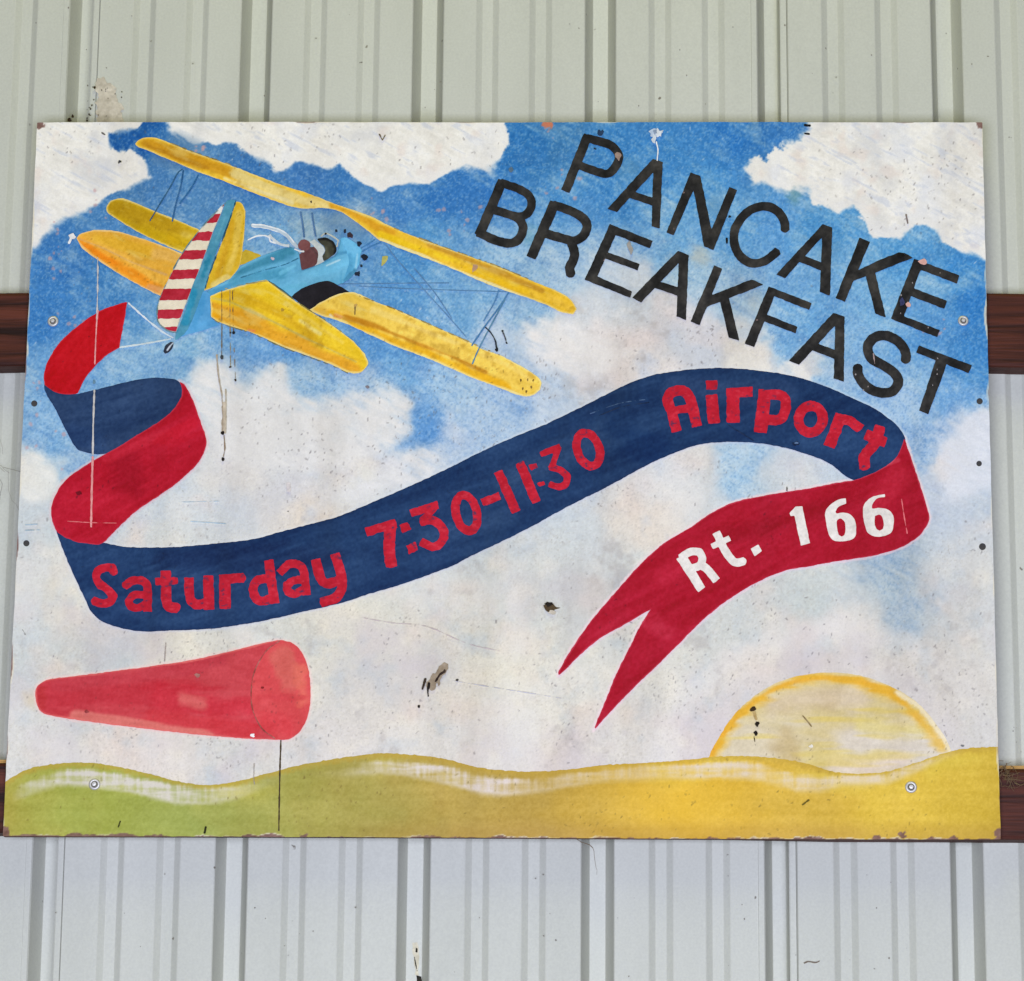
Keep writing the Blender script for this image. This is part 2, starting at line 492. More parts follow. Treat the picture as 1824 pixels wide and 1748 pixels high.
board_px = np.array([(66, 218), (480, 217), (900, 218), (1300, 217.5), (1750, 218), (1756, 470), (1763, 760), (1770, 1000), (1776, 1250), (1783, 1496),
                     (1300, 1495), (900, 1493), (450, 1491), (5, 1490), (14, 1300), (27, 1040), (40, 760), (53, 500), (60, 350)], float)
HOLES = [(61, 719, 5.6), (47, 968, 5.6), (1745, 715, 5.6), (1744, 826, 5.0), (1750, 974, 6.2)]

def grid_for(poly, step, pad=6):
    x0, y0 = poly.min(axis=0) - pad; x1, y1 = poly.max(axis=0) + pad
    xs = np.arange(x0, x1 + step, step); ys = np.arange(y0, y1 + step, step)
    X, Y = np.meshgrid(xs.astype(np.float32), ys.astype(np.float32))
    return xs, ys, X, Y

BX, BY = board_px[:, 0], board_px[:, 1]
def board_sd(X, Y): return poly_sd(X, Y, board_px)

def paint_mesh(name, xs, ys, F, colour, layer):
    vx, vy, loops, sizes = field_mesh(name, xs, ys, F)
    c = colour(vx.astype(np.float32), vy.astype(np.float32))
    wx, wz = unproject(vx, vy, -LAYER * layer)
    co = np.stack([wx, np.full(len(wx), -LAYER * layer), wz - ZS], axis=1)
    return raw_mesh(name, co, loops, sizes, c)

def field_of(X, Y, prims):
    F = None
    for p in prims:
        k = p[0]
        if k == 'p': f = poly_sd(X, Y, smooth_poly(p[1], True, 4))
        elif k == 'q': f = poly_sd(X, Y, np.asarray(p[1], float))
        elif k == 's': f = stroke_sd(X, Y, smooth_poly(p[1], False, 4, 60) if len(p[1]) > 2 else p[1], p[2], p[3] if len(p) > 3 else 'butt')
        elif k == '-': f = None; F = np.minimum(F, -poly_sd(X, Y, smooth_poly(p[1], True, 4)))
        if f is not None: F = f if F is None else np.maximum(F, f)
    return F

def pts_of(prims):
    out = []
    for p in prims:
        if p[0] == 's':
            a = np.asarray(p[1]); out += [a - p[2] / 2, a + p[2] / 2]
        else: out.append(np.asarray(p[1]))
    return np.concatenate(out)

def painted(name, prims, colour, layer, parent, step=2.0, wob=0.7, label=None, seed=31, clip=True, grow=0.0):
    P = pts_of(prims)
    xs, ys, X, Y = grid_for(P, step)
    F = field_of(X, Y, prims)
    F = F + grow + wob * fbm(X, Y, 7, seed, 2) * 0.8
    if clip: F = np.minimum(F, board_sd(X, Y) - 0.6)
    me = paint_mesh(name, xs, ys, F, colour, layer)
    return link(name, me, M_PAINT, parent, label)

def mix(c, d, a):
    return c + (np.asarray(d, float) - c) * np.clip(a, 0, 1)[..., None]

def edge_wear(x, y, c):
    """bare reddish panel and primer where the paint has chipped along the sign's edges"""
    yb = np.interp(x, [5, 450, 900, 1300, 1783], [1490, 1491, 1493, 1495, 1496])
    xl = np.interp(y, [218, 500, 1040, 1490], [66, 53, 27, 5]); xr = np.interp(y, [218, 760, 1250, 1496], [1750, 1763, 1776, 1783])
    db = yb - y; dl = x - xl; dr = xr - x; dt = y - 218
    n = fbm(x, y, 26, 301, 4); n2 = fbm(x, y, 9, 305, 3)
    nl = fbm(x, y, 70, 313, 2)
    prim = np.maximum.reduce([sstep(0, 1.5, 3.2 + 5 * n - db), sstep(0, 1.2, 0.6 + 5 * nl - dl), sstep(0, 1.2, 1.2 + 5 * nl - dr), sstep(0, 1.2, 0.4 + 3 * nl - dt)])
    c = mix(c, (222, 214, 190), prim * 0.85 * sstep(-.05, .45, fbm(x, y, 60, 309, 3)))
    bare = np.maximum.reduce([sstep(0, 1.2, 1.6 + 5.0 * n - db), sstep(0, 1, -2.2 + 5 * nl - dl), sstep(0, 1, -2.2 + 5 * nl - dr), sstep(0, 1, -1.6 + 4 * nl - dt)])
    # corner knocks and chips low on the right
    for (cx, cy, r) in ((68, 222, 11), (1748, 222, 8), (8, 1484, 12), (1608, 1490, 8), (1562, 1492, 7), (1780, 1484, 9), (1658, 1494, 6), (1700, 1495, 8), (540, 1492, 8)):
        bare = np.maximum(bare, sstep(0, 1.5, r + 4 * n2 - np.hypot(x - cx, y - cy)))
    c = mix(c, np.array((122, 90, 82)) + 18 * n2[..., None], bare * .92)
    return c

def flecks(n, box, seed, dark=(96, 88, 88), lmin=3, lmax=10):
    r = np.random.default_rng(seed)
    x0, y0, x1, y1 = box
    cl = r.random((max(3, n // 14), 2)) * [x1 - x0, y1 - y0] + [x0, y0]
    out = []
    for i in range(n):
        if r.random() < 0.7:
            cx, cy = cl[r.integers(len(cl))] + r.normal(0, 26, 2)
        else: cx, cy = r.random(2) * [x1 - x0, y1 - y0] + [x0, y0]
        a = r.normal(math.pi / 2, 0.7); L = r.uniform(lmin, lmax) * r.uniform(0.12, 0.55)
        out.append((cx, cy, cx + L * math.cos(a), cy + L * math.sin(a), r.uniform(0.45, 0.95), r.uniform(0.15, 0.6), dark))
    return out

def apply_flecks(x, y, c, fl):
    order = np.argsort(x, kind='stable'); xs = x[order]
    for (x1, y1, x2, y2, w, a, dk) in fl:
        lo = np.searchsorted(xs, min(x1, x2) - 4); hi = np.searchsorted(xs, max(x1, x2) + 4)
        idx = order[lo:hi]
        if not len(idx): continue
        sel = idx[np.abs(y[idx] - (y1 + y2) / 2) < abs(y2 - y1) / 2 + 4]
        if not len(sel): continue
        d = line_d(x[sel], y[sel], [(x1, y1), (x2, y2)])
        c[sel] = mix(c[sel], dk, a * sstep(w + 0.9, w - 0.5, d))
    return c

# ---- outlines of the ribbon and the windsock
SEG1 = T('R1', 635, 68, 590, 78, 450, 130, 300, 230, 180, 340, 100, 460, 70, 560, 74, 632, 130, 670, 200, 694, 300, 690, 340, 600, 380, 545, 480, 440, 580, 378)
SEG2 = T('R1', 72, 618, 75, 670, 150, 800, 230, 960, 290, 1060, 340, 1085, 470, 1100, 600, 1060, 720, 990, 890, 885, 990, 790, 1012, 710, 1010, 655, 978, 605, 900, 585, 800, 583, 650, 605, 450, 655, 300, 690, 200, 688, 130, 665)
SEG3 = T('R1', 985, 603, 1030, 640, 1080, 740, 1130, 880, 1165, 980, 1165, 1050, 1120, 1150, 1000, 1270, 850, 1380, 700, 1480, 580, 1590, 465, 1702, 380, 1706, 270, 1686, 165, 1630, 130, 1560, 118, 1470, 150, 1370, 220, 1270, 330, 1190, 470, 1105, 560, 1060, 700, 970, 870, 865, 960, 780, 1003, 700, 1000, 650)
SEG4 = np.array([(99.5, 943), (110, 952), (130, 960), (156, 965), (183, 967), (222, 974), (272, 975.7), (338, 973), (388, 968), (454, 960), (504, 946.6), (567, 930), (600, 921), (668, 893), (746, 859), (790, 838.6), (858, 804.6), (923, 775.7), (974, 755), (1028, 729), (1076, 705), (1120, 683), (1161, 669), (1192, 663), (1246, 657), (1303, 656),
                 (1354, 661), (1408, 669), (1462, 685), (1515, 708), (1562, 731), (1595, 756), (1612, 780), (1610, 796), (1597, 822), (1570, 840), (1530, 857), (1512, 852), (1497, 841), (1476, 825), (1436, 809), (1390, 796), (1343, 789), (1296, 787.5), (1253, 791), (1210, 803.6), (1156, 827), (1112, 851), (1070, 873.5), (1028, 894), (985, 917), (940, 942),
                 (892, 965.5), (838, 991), (804, 1009), (719, 1040), (658, 1058), (610, 1074), (553, 1087), (454, 1109), (375, 1120), (302, 1123.7), (262, 1125), (235, 1123), (193, 1112), (166, 1094), (146, 1056), (123, 1006), (110, 973)])
SEG5 = np.array([(1611, 780), (1623, 816), (1641, 870), (1654, 913), (1655, 927), (1648, 941), (1635, 957), (1610, 973), (1577, 985), (1543, 992.5), (1493, 1000), (1436, 1010), (1401, 1016), (1361, 1031.6), (1322, 1052.6), (1283, 1079), (1243, 1113), (1204, 1152.6), (1164, 1192), (1125, 1229), (1085, 1271), (1057.6, 1301), (1067, 1276), (1082.6, 1239),
                 (1098, 1200), (1122, 1152.6), (1140, 1116), (1159, 1085.5), (1112, 1113), (1072, 1135.5), (1040, 1160.5), (1006, 1194.7), (994.5, 1204), (996, 1194.7), (1019, 1155), (1054, 1105), (1085, 1068), (1138, 1008), (1183, 968), (1230, 939.5), (1269, 913), (1309, 894.7), (1361, 883), (1436, 871), (1497, 859), (1530, 853), (1569, 836), (1594, 818), (1606, 796)])
sock = T('W', 185, 870, 200, 825, 260, 795, 500, 765, 800, 725, 1000, 695, 1200, 650, 1400, 600, 1470, 590, 1540, 610, 1590, 670, 1620, 760, 1628, 880, 1615, 980, 1570, 1070, 1510, 1110, 1440, 1112, 1200, 1100, 900, 1070, 600, 1035, 350, 1000, 230, 975, 195, 930)
HALO = [(SEG5, (234, 212, 212), .85, 0), (SEG3, (226, 196, 196), .6, 0), (sock, (236, 206, 196), .7, 0), (SEG4, (222, 224, 226), .35, 0)]
# ---- sky
SKY = """120,470,52,112,194;80,560,58,122,203;100,650,108,158,214;75,740,140,180,222;60,830,226,223,216;62,850,226,223,214;95,800,128,172,218;150,880,160,190,220;
60,920,200,208,218;220,232,24,88,180;300,330,74,124,190;200,520,66,126,198;250,560,92,146,205;340,350,86,136,196;450,330,56,112,190;620,345,56,116,196;560,318,62,116,196;
700,370,66,126,206;800,350,48,112,198;870,340,54,118,204;930,260,44,114,196;1000,260,62,122,190;1150,250,56,126,206;1300,260,42,114,204;1250,330,74,142,214;1380,240,56,120,204;
1400,390,92,152,220;1470,400,82,150,220;1600,460,84,152,220;1700,490,62,136,216;1740,560,48,122,208;1730,640,60,130,210;1660,520,122,172,220;1690,720,110,160,220;1600,720,160,190,226;
1740,770,204,208,220;1700,830,216,218,222;1660,800,150,180,220;1670,900,190,200,222;1720,1000,210,212,220;480,420,118,164,210;640,440,96,150,210;750,450,80,144,210;720,540,88,148,212;
820,560,116,166,216;900,480,152,186,220;1000,480,172,196,220;960,420,112,162,216;1120,500,192,202,216;1180,560,206,208,214;1060,570,206,210,218;1000,600,226,222,216;1080,620,228,222,218;
1150,640,226,220,218;1250,600,206,210,222;1330,640,227,221,214;1400,620,120,170,222;1300,540,170,196,220;1450,560,112,166,222;1530,600,132,176,222;1440,655,216,215,214;960,640,180,196,220;
880,600,186,200,220;980,700,190,203,222;1050,690,214,214,218;340,620,128,174,214;420,600,120,168,220;260,640,136,176,216;380,660,196,206,216;470,640,112,162,220;520,620,104,158,220;
480,680,214,214,212;560,690,152,186,222;620,690,166,190,220;700,650,116,166,220;760,690,150,186,226;820,700,170,196,222;880,720,166,190,222;740,750,112,160,220;748,775,90,142,212;800,780,186,200,222;
680,740,216,214,212;560,760,226,222,217;450,760,226,222,214;420,850,225,222,218;520,880,214,214,220;640,840,222,220,214;400,930,206,212,222;300,940,210,214,220;550,930,224,214,206;700,830,206,210,220;
60,1010,214,217,224;60,1120,206,212,225;120,1060,226,222,217;100,1180,206,211,222;180,1150,200,206,220;300,1150,222,220,219;640,1130,222,220,219;800,1090,214,215,220;950,1000,206,210,218;1050,950,206,212,221;
900,1200,222,221,221;700,1250,218,215,220;600,1330,214,211,220;850,1300,215,213,220;1000,1280,223,222,226;1000,1340,223,218,224;250,1340,221,215,222;50,1320,215,216,225;1200,860,215,216,221;1320,840,164,194,224;
1250,830,216,213,211;1440,850,210,214,220;1150,930,223,215,211;1100,1000,206,210,218;1200,1180,215,216,222;1300,1120,206,210,220;1450,1060,200,207,217;1580,1020,170,190,218;1620,1080,174,191,218;1500,1130,223,220,226;
1700,1100,208,210,222;1720,1250,216,214,222;1640,1180,216,214,222;1350,1180,219,214,220;1450,1190,205,198,205;1250,1300,216,210,222;560,420,150,180,205;620,400,138,165,190;660,395,120,150,185;1100,320,60,128,206;
1200,420,110,165,218;1300,420,90,152,218;1000,350,72,138,212;960,550,150,185,220;860,520,120,168,216;1230,480,160,190,216;1560,540,120,172,222;1640,600,90,150,218;1480,700,150,185,222;1640,680,140,180,222;
340,560,120,168,214;380,580,110,162,212;300,610,140,178,212;1770,1300,214,214,222;1400,1000,205,210,218;350,1060,215,215,220;800,900,200,206,218;820,620,160,188,220;640,620,90,146,214;690,600,90,148,214;720,620,104,158,218"""
CP = np.array([[float(v) for v in s.split(',')] for s in SKY.replace('\n', '').split(';')])
def idw_table():
    gx = np.arange(-20, 1850, 6.0); gy = np.arange(190, 1530, 6.0)
    X, Y = np.meshgrid(gx, gy)
    num = np.zeros(X.shape + (3,)); den = np.zeros(X.shape)
    for x, y, r, g, b in CP:
        w = 1.0 / ((X - x) ** 2 + (Y - y) ** 2 + 220.0) ** 1.75
        den += w; num += w[..., None] * np.array([r, g, b])
    return gx, gy, num / den[..., None]
GX, GY, TAB = idw_table()
def sky_base(x, y):
    fx = np.clip((x - GX[0]) / 6.0, 0, len(GX) - 1.01); fy = np.clip((y - GY[0]) / 6.0, 0, len(GY) - 1.01)
    i = fx.astype(int); j = fy.astype(int); u = (fx - i)[:, None]; v = (fy - j)[:, None]
    return (TAB[j, i] * (1 - u) + TAB[j, i + 1] * u) * (1 - v) + (TAB[j + 1, i] * (1 - u) + TAB[j + 1, i + 1] * u) * v

CLOUDS = [np.array([(40, 150), (252, 150), (247, 216), (244, 224), (234, 231), (194, 238), (192, 250), (196, 263), (205, 267), (234, 262), (251, 279), (261, 289), (262, 313), (267, 320), (238, 331), (204, 340), (170, 361), (136, 384), (95, 405), (68, 436), (56, 444), (40, 444)], float),
          np.array([(280, 150), (286, 212), (294, 224), (313, 241), (343, 258), (401, 258), (428, 268), (469, 285), (493, 303), (544, 290), (578, 304), (600, 296), (620, 309), (644, 326), (675, 338), (699, 330), (729, 326), (756, 330), (790, 316), (824, 292), (851, 303), (872, 309), (896, 279), (901, 238), (904, 212), (910, 150)], float),
          np.array([(1445, 150), (1440, 212), (1428, 251), (1394, 262), (1370, 284), (1345, 279), (1326, 302), (1337, 326), (1364, 330), (1398, 343), (1442, 338), (1452, 360), (1493, 382), (1523, 367), (1537, 398), (1568, 425), (1602, 425), (1629, 404), (1663, 408), (1690, 432), (1707, 449), (1755, 463), (1790, 463), (1790, 150)], float)]
LOW_CLOUDS = [(np.array([(40, 1060 / 1.3), (58, 800), (78, 806), (92, 830), (96, 852), (84, 880), (60, 892), (40, 880)], float), (228, 226, 216), 9),
              (np.array([(335, 700), (352, 665), (385, 648), (410, 655), (440, 690), (470, 672), (482, 655), (498, 680), (540, 712), (600, 700), (660, 700), (720, 700), (735, 735), (725, 775), (700, 800), (600, 830), (420, 830), (370, 760)], float), (224, 221, 215), 16),
              (np.array([(930, 590), (975, 565), (1030, 575), (1085, 600), (1100, 640), (1060, 665), (990, 660), (945, 635)], float), (229, 224, 218), 20),
              (np.array([(1284, 655), (1300, 635), (1330, 622), (1355, 640), (1372, 660), (1360, 690), (1290, 690)], float), (230, 225, 214), 7),
              (np.array([(1388, 664), (1408, 648), (1430, 650), (1446, 670), (1440, 700), (1390, 690)], float), (230, 226, 218), 6),
              (np.array([(690, 835), (740, 790), (775, 795), (790, 830), (740, 870), (660, 880), (600, 900), (560, 890)], float), (222, 220, 216), 20),
              (np.array([(1670, 800), (1690, 750), (1730, 735), (1775, 745), (1775, 860), (1700, 880)], float), (218, 220, 224), 22)]

def sky_colour(x, y):
    wx = x + 26 * fbm(x, y, 60, 41, 4); wy = y + 26 * fbm(x, y, 60, 47, 4)
    c = sky_base(wx, wy)
    blue = np.clip((c[:, 2] - c[:, 0]) / 140.0, 0, 1)
    # dry brushing: strokes of white dragged over the blue, finest marks a few millimetres long
    dry = fbm(x * .88 + y * .47 + 30 * fbm(x, y, 120, 57, 2), y * .88 - x * .47, 7, 51, 4, 4.2, 1); fine = .65 * fbm(x, y, 4.2, 61, 2); blot = fbm(x, y, 46, 67, 4)
    c = mix(c, (228, 228, 228), (0.22 * dry + 0.26 * blot - 0.03) * sstep(0.02, 0.30, blue))
    c = mix(c, (70, 120, 190), np.clip(-0.20 * dry - 0.24 * blot, 0, 1) * sstep(0.04, 0.4, blue) * 1.1)
    c = mix(c, (176, 192, 218), np.clip(0.55 * blot - 0.12, 0, 0.45) * (1 - sstep(0.05, 0.3, blue)))
    c = mix(c, (236, 230, 226), np.clip(-0.6 * blot - 0.12, 0, 0.55) * (1 - sstep(0.1, 0.4, blue)))
    pk = fbm(x, y, 75, 81, 3)
    c = mix(c, (226, 206, 204), np.clip(0.5 * pk - 0.12, 0, 0.4) * (1 - sstep(0.1, 0.35, blue)))
    c += (fine * (8 + 9 * blue))[:, None]
    st_ = fbm(x, y, 2.6, 63, 2)
    c = mix(c, (206, 216, 228), 0.42 * np.clip(st_ * 1.2 - 0.30, 0, 0.6) * sstep(0.08, 0.35, blue))
    c = mix(c, (48, 98, 172), 0.45 * np.clip(-st_ * 1.2 - 0.40, 0, 0.6) * sstep(0.12, 0.5, blue))
    c = mix(c, (176, 172, 176), 0.6 * np.clip(-st_ * 1.2 - 0.55, 0, 0.6) * (1 - sstep(0.08, 0.35, blue)))
    c = mix(c, np.repeat((c @ np.array((.3, .55, .15)))[:, None], 3, 1), 0.10 * blue)
    lowy = sstep(760, 1150, y) * (1 - blue)
    c += lowy[:, None] * np.array((0.0, -3.0, -17.0))
    c += blue[:, None] * np.array((-9.0, 0.5, -8.0)) + (1 - blue)[:, None] * np.array((2.0, 0.0, -6.0))
    big = fbm(x, y, 150, 121, 4); mau = fbm(x, y, 95, 127, 4)
    c = mix(c, (190, 188, 190), np.clip(0.45 * big - 0.05, 0, .32) * (1 - sstep(0.05, 0.3, blue)))
    c = mix(c, (204, 192, 194), np.clip(0.6 * mau - 0.08, 0, .4) * (1 - sstep(0.05, 0.3, blue)) * sstep(900, 1150, y))
    c = mix(c, (230, 227, 220), np.clip(-0.6 * big - 0.06, 0, .45) * (1 - sstep(0.05, 0.3, blue)))
    sc_ = fbm(x, y, 22, 141, 5); sp_ = fbm(x, y, 170, 147, 3)
    c = mix(c, (168, 160, 154), np.clip(.55 * sc_ + .5 * sp_ - .42, 0, .38) * (1 - sstep(0.05, 0.4, blue)))
    xx, yy = x + 2.2 * dry + 6 * fbm(x, y, 36, 90, 2), y + 1.6 * fine + 6 * fbm(x, y, 36, 93, 2)
    for P, colr, soft in LOW_CLOUDS:
        bx = (x > P[:, 0].min() - 40) & (x < P[:, 0].max() + 40) & (y > P[:, 1].min() - 40) & (y < P[:, 1].max() + 40)
        s = poly_sd(xx[bx], yy[bx], smooth_poly(P, True, 3, 200))
        a = sstep(-soft, soft, s + soft * 0.5 * blot[bx]) * (0.82 + 0.25 * dry[bx])
        c[bx] = mix(c[bx], np.array(colr) + (5 * fine[bx] + 6 * blot[bx])[:, None], a)
    for P in CLOUDS:
        bx = (x > P[:, 0].min() - 30) & (x < P[:, 0].max() + 30) & (y < P[:, 1].max() + 30)
        s = poly_sd(xx[bx], yy[bx], smooth_poly(P, True, 3))
        body = np.array((238, 234, 225)) + (9 * dry[bx] + 8 * fine[bx] + 8 * blot[bx])[:, None]
        body = mix(body, (198, 198, 200), np.clip(0.7 * fbm(x[bx], y[bx], 60, 131, 4) - .02, 0, .5))
        body = mix(body, (188, 194, 208), np.clip(1.1 * dry[bx] - 0.35, 0, 0.55))
        body = mix(body, (226, 208, 196), np.clip(0.9 * fbm(x[bx], y[bx], 34, 98, 3) - 0.45, 0, 0.4))
        body = mix(body, (196, 200, 212), np.clip(0.5 * blot[bx] - 0.05, 0, 0.4))
        body = mix(body, (233, 230, 224), sstep(26, 4, s) * 0.7)
        soft = 2.2 + 7.5 * np.clip(0.35 + 1.1 * fbm(x[bx], y[bx], 80, 111, 2), 0, 1)
        c[bx] = mix(c[bx], body, sstep(-soft, soft, s + 3.0 * fine[bx] + (1.2 + .3 * soft) * dry[bx]))
    # dull blue-grey under the upper wing and behind the engine
    g = sstep(34, 6, line_d(x, y, [(600, 392), (640, 412)])) * 0.45 + sstep(26, 4, line_d(x, y, [(318, 252), (350, 266)])) * 0.5 + sstep(18, 3, line_d(x, y, [(280, 284), (310, 293)])) * 0.5
    c = mix(c, (84, 122, 158), g)
    # greenish scumble between the letters
    for (gx_, gy_, r, a, cc) in ((1120, 300, 34, .35, (110, 150, 170)), (1275, 365, 30, .4, (110, 150, 175)), (1415, 350, 18, .55, (108, 150, 150)), (1245, 455, 26, .5, (196, 190, 168)),
                               (1475, 452, 40, .35, (110, 152, 180)), (940, 420, 26, .35, (120, 165, 165)), (1345, 540, 28, .35, (190, 190, 180)), (1200, 470, 20, .3, (190, 196, 190)), (1500, 670, 40, .3, (190, 205, 220))):
        c = mix(c, cc, a * sstep(r, r * 0.2, np.hypot(x - gx_, y - gy_) + 8 * dry))
    # tan flush behind the wool tip and bottom of the windsock, sunrise blush
    c = mix(c, (214, 196, 164), 0.6 * sstep(26, 3, np.hypot((x - 58) * 1.0, y - 1245) + 5 * dry))
    c = mix(c, (206, 197, 198), 0.28 * sstep(46, 6, np.abs(np.hypot((x - 1478), (y - 1390) * 1.1) - 230)) * (x > 1240))
    c = mix(c, (230, 228, 226), 0.22 * sstep(36, 4, np.abs(np.hypot((x - 1478), (y - 1390) * 1.1) - 300) + 10 * blot))
    # salmon primer showing through small knocks
    rp = np.random.default_rng(5)
    for (bx_, by_, sx, sy, k) in ((175, 380, 8, 30, 7), (105, 450, 8, 40, 12), (130, 300 + 280, 20, 18, 8), (690, 375, 22, 12, 6), (975, 240, 6, 16, 4), (800, 400, 30, 25, 10), (1000, 340, 30, 20, 8), (65, 720, 10, 40, 9), (110, 800, 8, 30, 5), (352, 262, 14, 4, 4), (1680, 570, 30, 20, 5), (430, 300, 30, 10, 4)):
        for i in range(k):
            qx, qy = rp.normal(bx_, sx), rp.normal(by_, sy); r = rp.uniform(1.5, 4.2)
            s = (np.abs(x - qx) < 14) & (np.abs(y - qy) < 14)
            c[s] = mix(c[s], (200, 158, 158), 0.6 * sstep(r + 0.8, r - 1.6, np.hypot(x[s] - qx, y[s] - qy) + 2.5 * fine[s]))
    for P, cc, a, off in HALO:
        q = smooth_poly(P, True, 3)
        bx = (x > q[:, 0].min() - 8) & (x < q[:, 0].max() + 8) & (y > q[:, 1].min() - 8) & (y < q[:, 1].max() + 8)
        d = line_d(x[bx], y[bx], np.concatenate([q, q[:1]]))
        c[bx] = mix(c[bx], cc, a * sstep(5.0, 1.8, d + 1.5 * fine[bx] + 1.2 * dry[bx]))
    c = apply_flecks(x, y, c, FL_SKY)
    # orange-brown chip at the top edge, white plaster blob above the letter A
    c = mix(c, (196, 120, 92), sstep(9, 6, np.hypot((x - 975) * 0.8, y - 222) + 3 * fine))
    return c

FL_SKY = (flecks(420, (420, 640, 1000, 960), 201) + flecks(560, (40, 1080, 1760, 1370), 202) + flecks(160, (1000, 820, 1500, 1130), 203) +
          flecks(120, (80, 225, 900, 300), 204) + flecks(150, (30, 880, 400, 1330), 205) + flecks(120, (880, 560, 1300, 690), 206) + flecks(110, (1450, 225, 1750, 420), 207) +
          flecks(120, (60, 230, 1740, 1350), 208, (120, 112, 108), 2, 5) + flecks(60, (1600, 950, 1780, 1330), 209) + flecks(130, (60, 230, 1740, 900), 210, (236, 236, 232), 3, 9))

def panel_colour(x, y):
    return albedo(np.clip(edge_wear(x, y, sky_colour(x, y)), 0, 255))

xs, ys, X, Y = grid_for(board_px, 1.75)
F = board_sd(X, Y) + 0.35 * fbm(X, Y, 30, 33, 2) - 0.3
for hx, hy, hr in HOLES: F = np.minimum(F, np.hypot(X - hx, Y - hy) - hr)
link('sky_painting', paint_mesh('sky_painting', xs, ys, F, panel_colour, 0), M_PAINT, sign, 'painted blue sky with white clouds covering the panel')

# the panel itself: a face layer 3 mm deep at the rim (its edge follows the face) and the core behind
def panel_core(name, y0, y1, inset, m, label=None):
    pp = smooth_poly(board_px, True, 3, 30)
    cen = pp.mean(axis=0)
    q = pp + (cen - pp) / np.linalg.norm(cen - pp, axis=1)[:, None] * inset
    x, z = unproject(q[:, 0], q[:, 1], 0.0)
    n = len(q)
    v = [(a, y0, b - ZS) for a, b in zip(x, z)] + [(a, y1, b - ZS) for a, b in zip(x, z)]
    f = [tuple(range(n - 1, -1, -1)), tuple(range(n, 2 * n))] + [(i, (i + 1) % n, n + (i + 1) % n, n + i) for i in range(n)]
    me = py_mesh(name, v, f)
    import bmesh
    bm = bmesh.new(); bm.from_mesh(me); bmesh.ops.recalc_face_normals(bm, faces=bm.faces); bm.to_mesh(me); bm.free()
    return link(name, me, m, sign, label)
panel_core('panel', 0.0012, 0.0120, 0.6, M_PLY, 'weathered wooden panel with a bare brown edge')

# ---- hills
def hill_line():
    a = T('H1', 30, 270, 150, 205, 300, 178, 450, 172, 600, 190, 800, 235, 950, 275, 1100, 290, 1250, 270, 1400, 230, 1600, 180)
    b = T('H2', 0, 152, 200, 125, 350, 128, 550, 150, 750, 200, 900, 215, 1050, 220, 1250, 205, 1400, 185, 1600, 175)
    c = T('R7', 0, 560, 100, 548, 300, 545, 500, 560, 650, 590, 800, 635, 950, 645, 1100, 635, 1250, 590, 1400, 540, 1500, 510, 1620, 495, 1760, 490)
    return np.concatenate([[(-20, 1412)], a, b, c, [(1810, 1327)]])
HILL = smooth_poly(hill_line(), False, 4)
# pale sweeps under the crest: x, upper and lower edge below the crest, strength
SWEEPS = np.array([(20, 30, 44, 0), (45, 22, 46, .45), (100, 14, 38, .7), (160, 13, 42, .85), (230, 12, 40, .9), (300, 10, 40, .9), (370, 8, 32, .7), (420, 8, 30, .45), (470, 8, 24, .15), (520, 8, 20, .0), (600, 16, 32, .1), (650, 16, 34, .55), (720, 14, 36, .7),
                   (790, 14, 42, .8), (850, 12, 44, .85), (900, 12, 44, .75), (950, 14, 38, .4), (1010, 8, 30, .5), (1100, 8, 28, .42), (1180, 8, 28, .45), (1250, 10, 36, .75), (1320, 10, 38, .75), (1370, 16, 44, .45), (1420, 26, 52, .65), (1460, 20, 42, .5), (1500, 4, 20, .65),
                   (1580, 4, 20, .7), (1640, 3, 16, .6), (1680, 2, 10, .3), (1720, 2, 8, 0), (1800, 2, 8, 0)], float)
FL_HILL = flecks(260, (10, 1350, 1780, 1480), 220, (110, 92, 40), 3, 9)
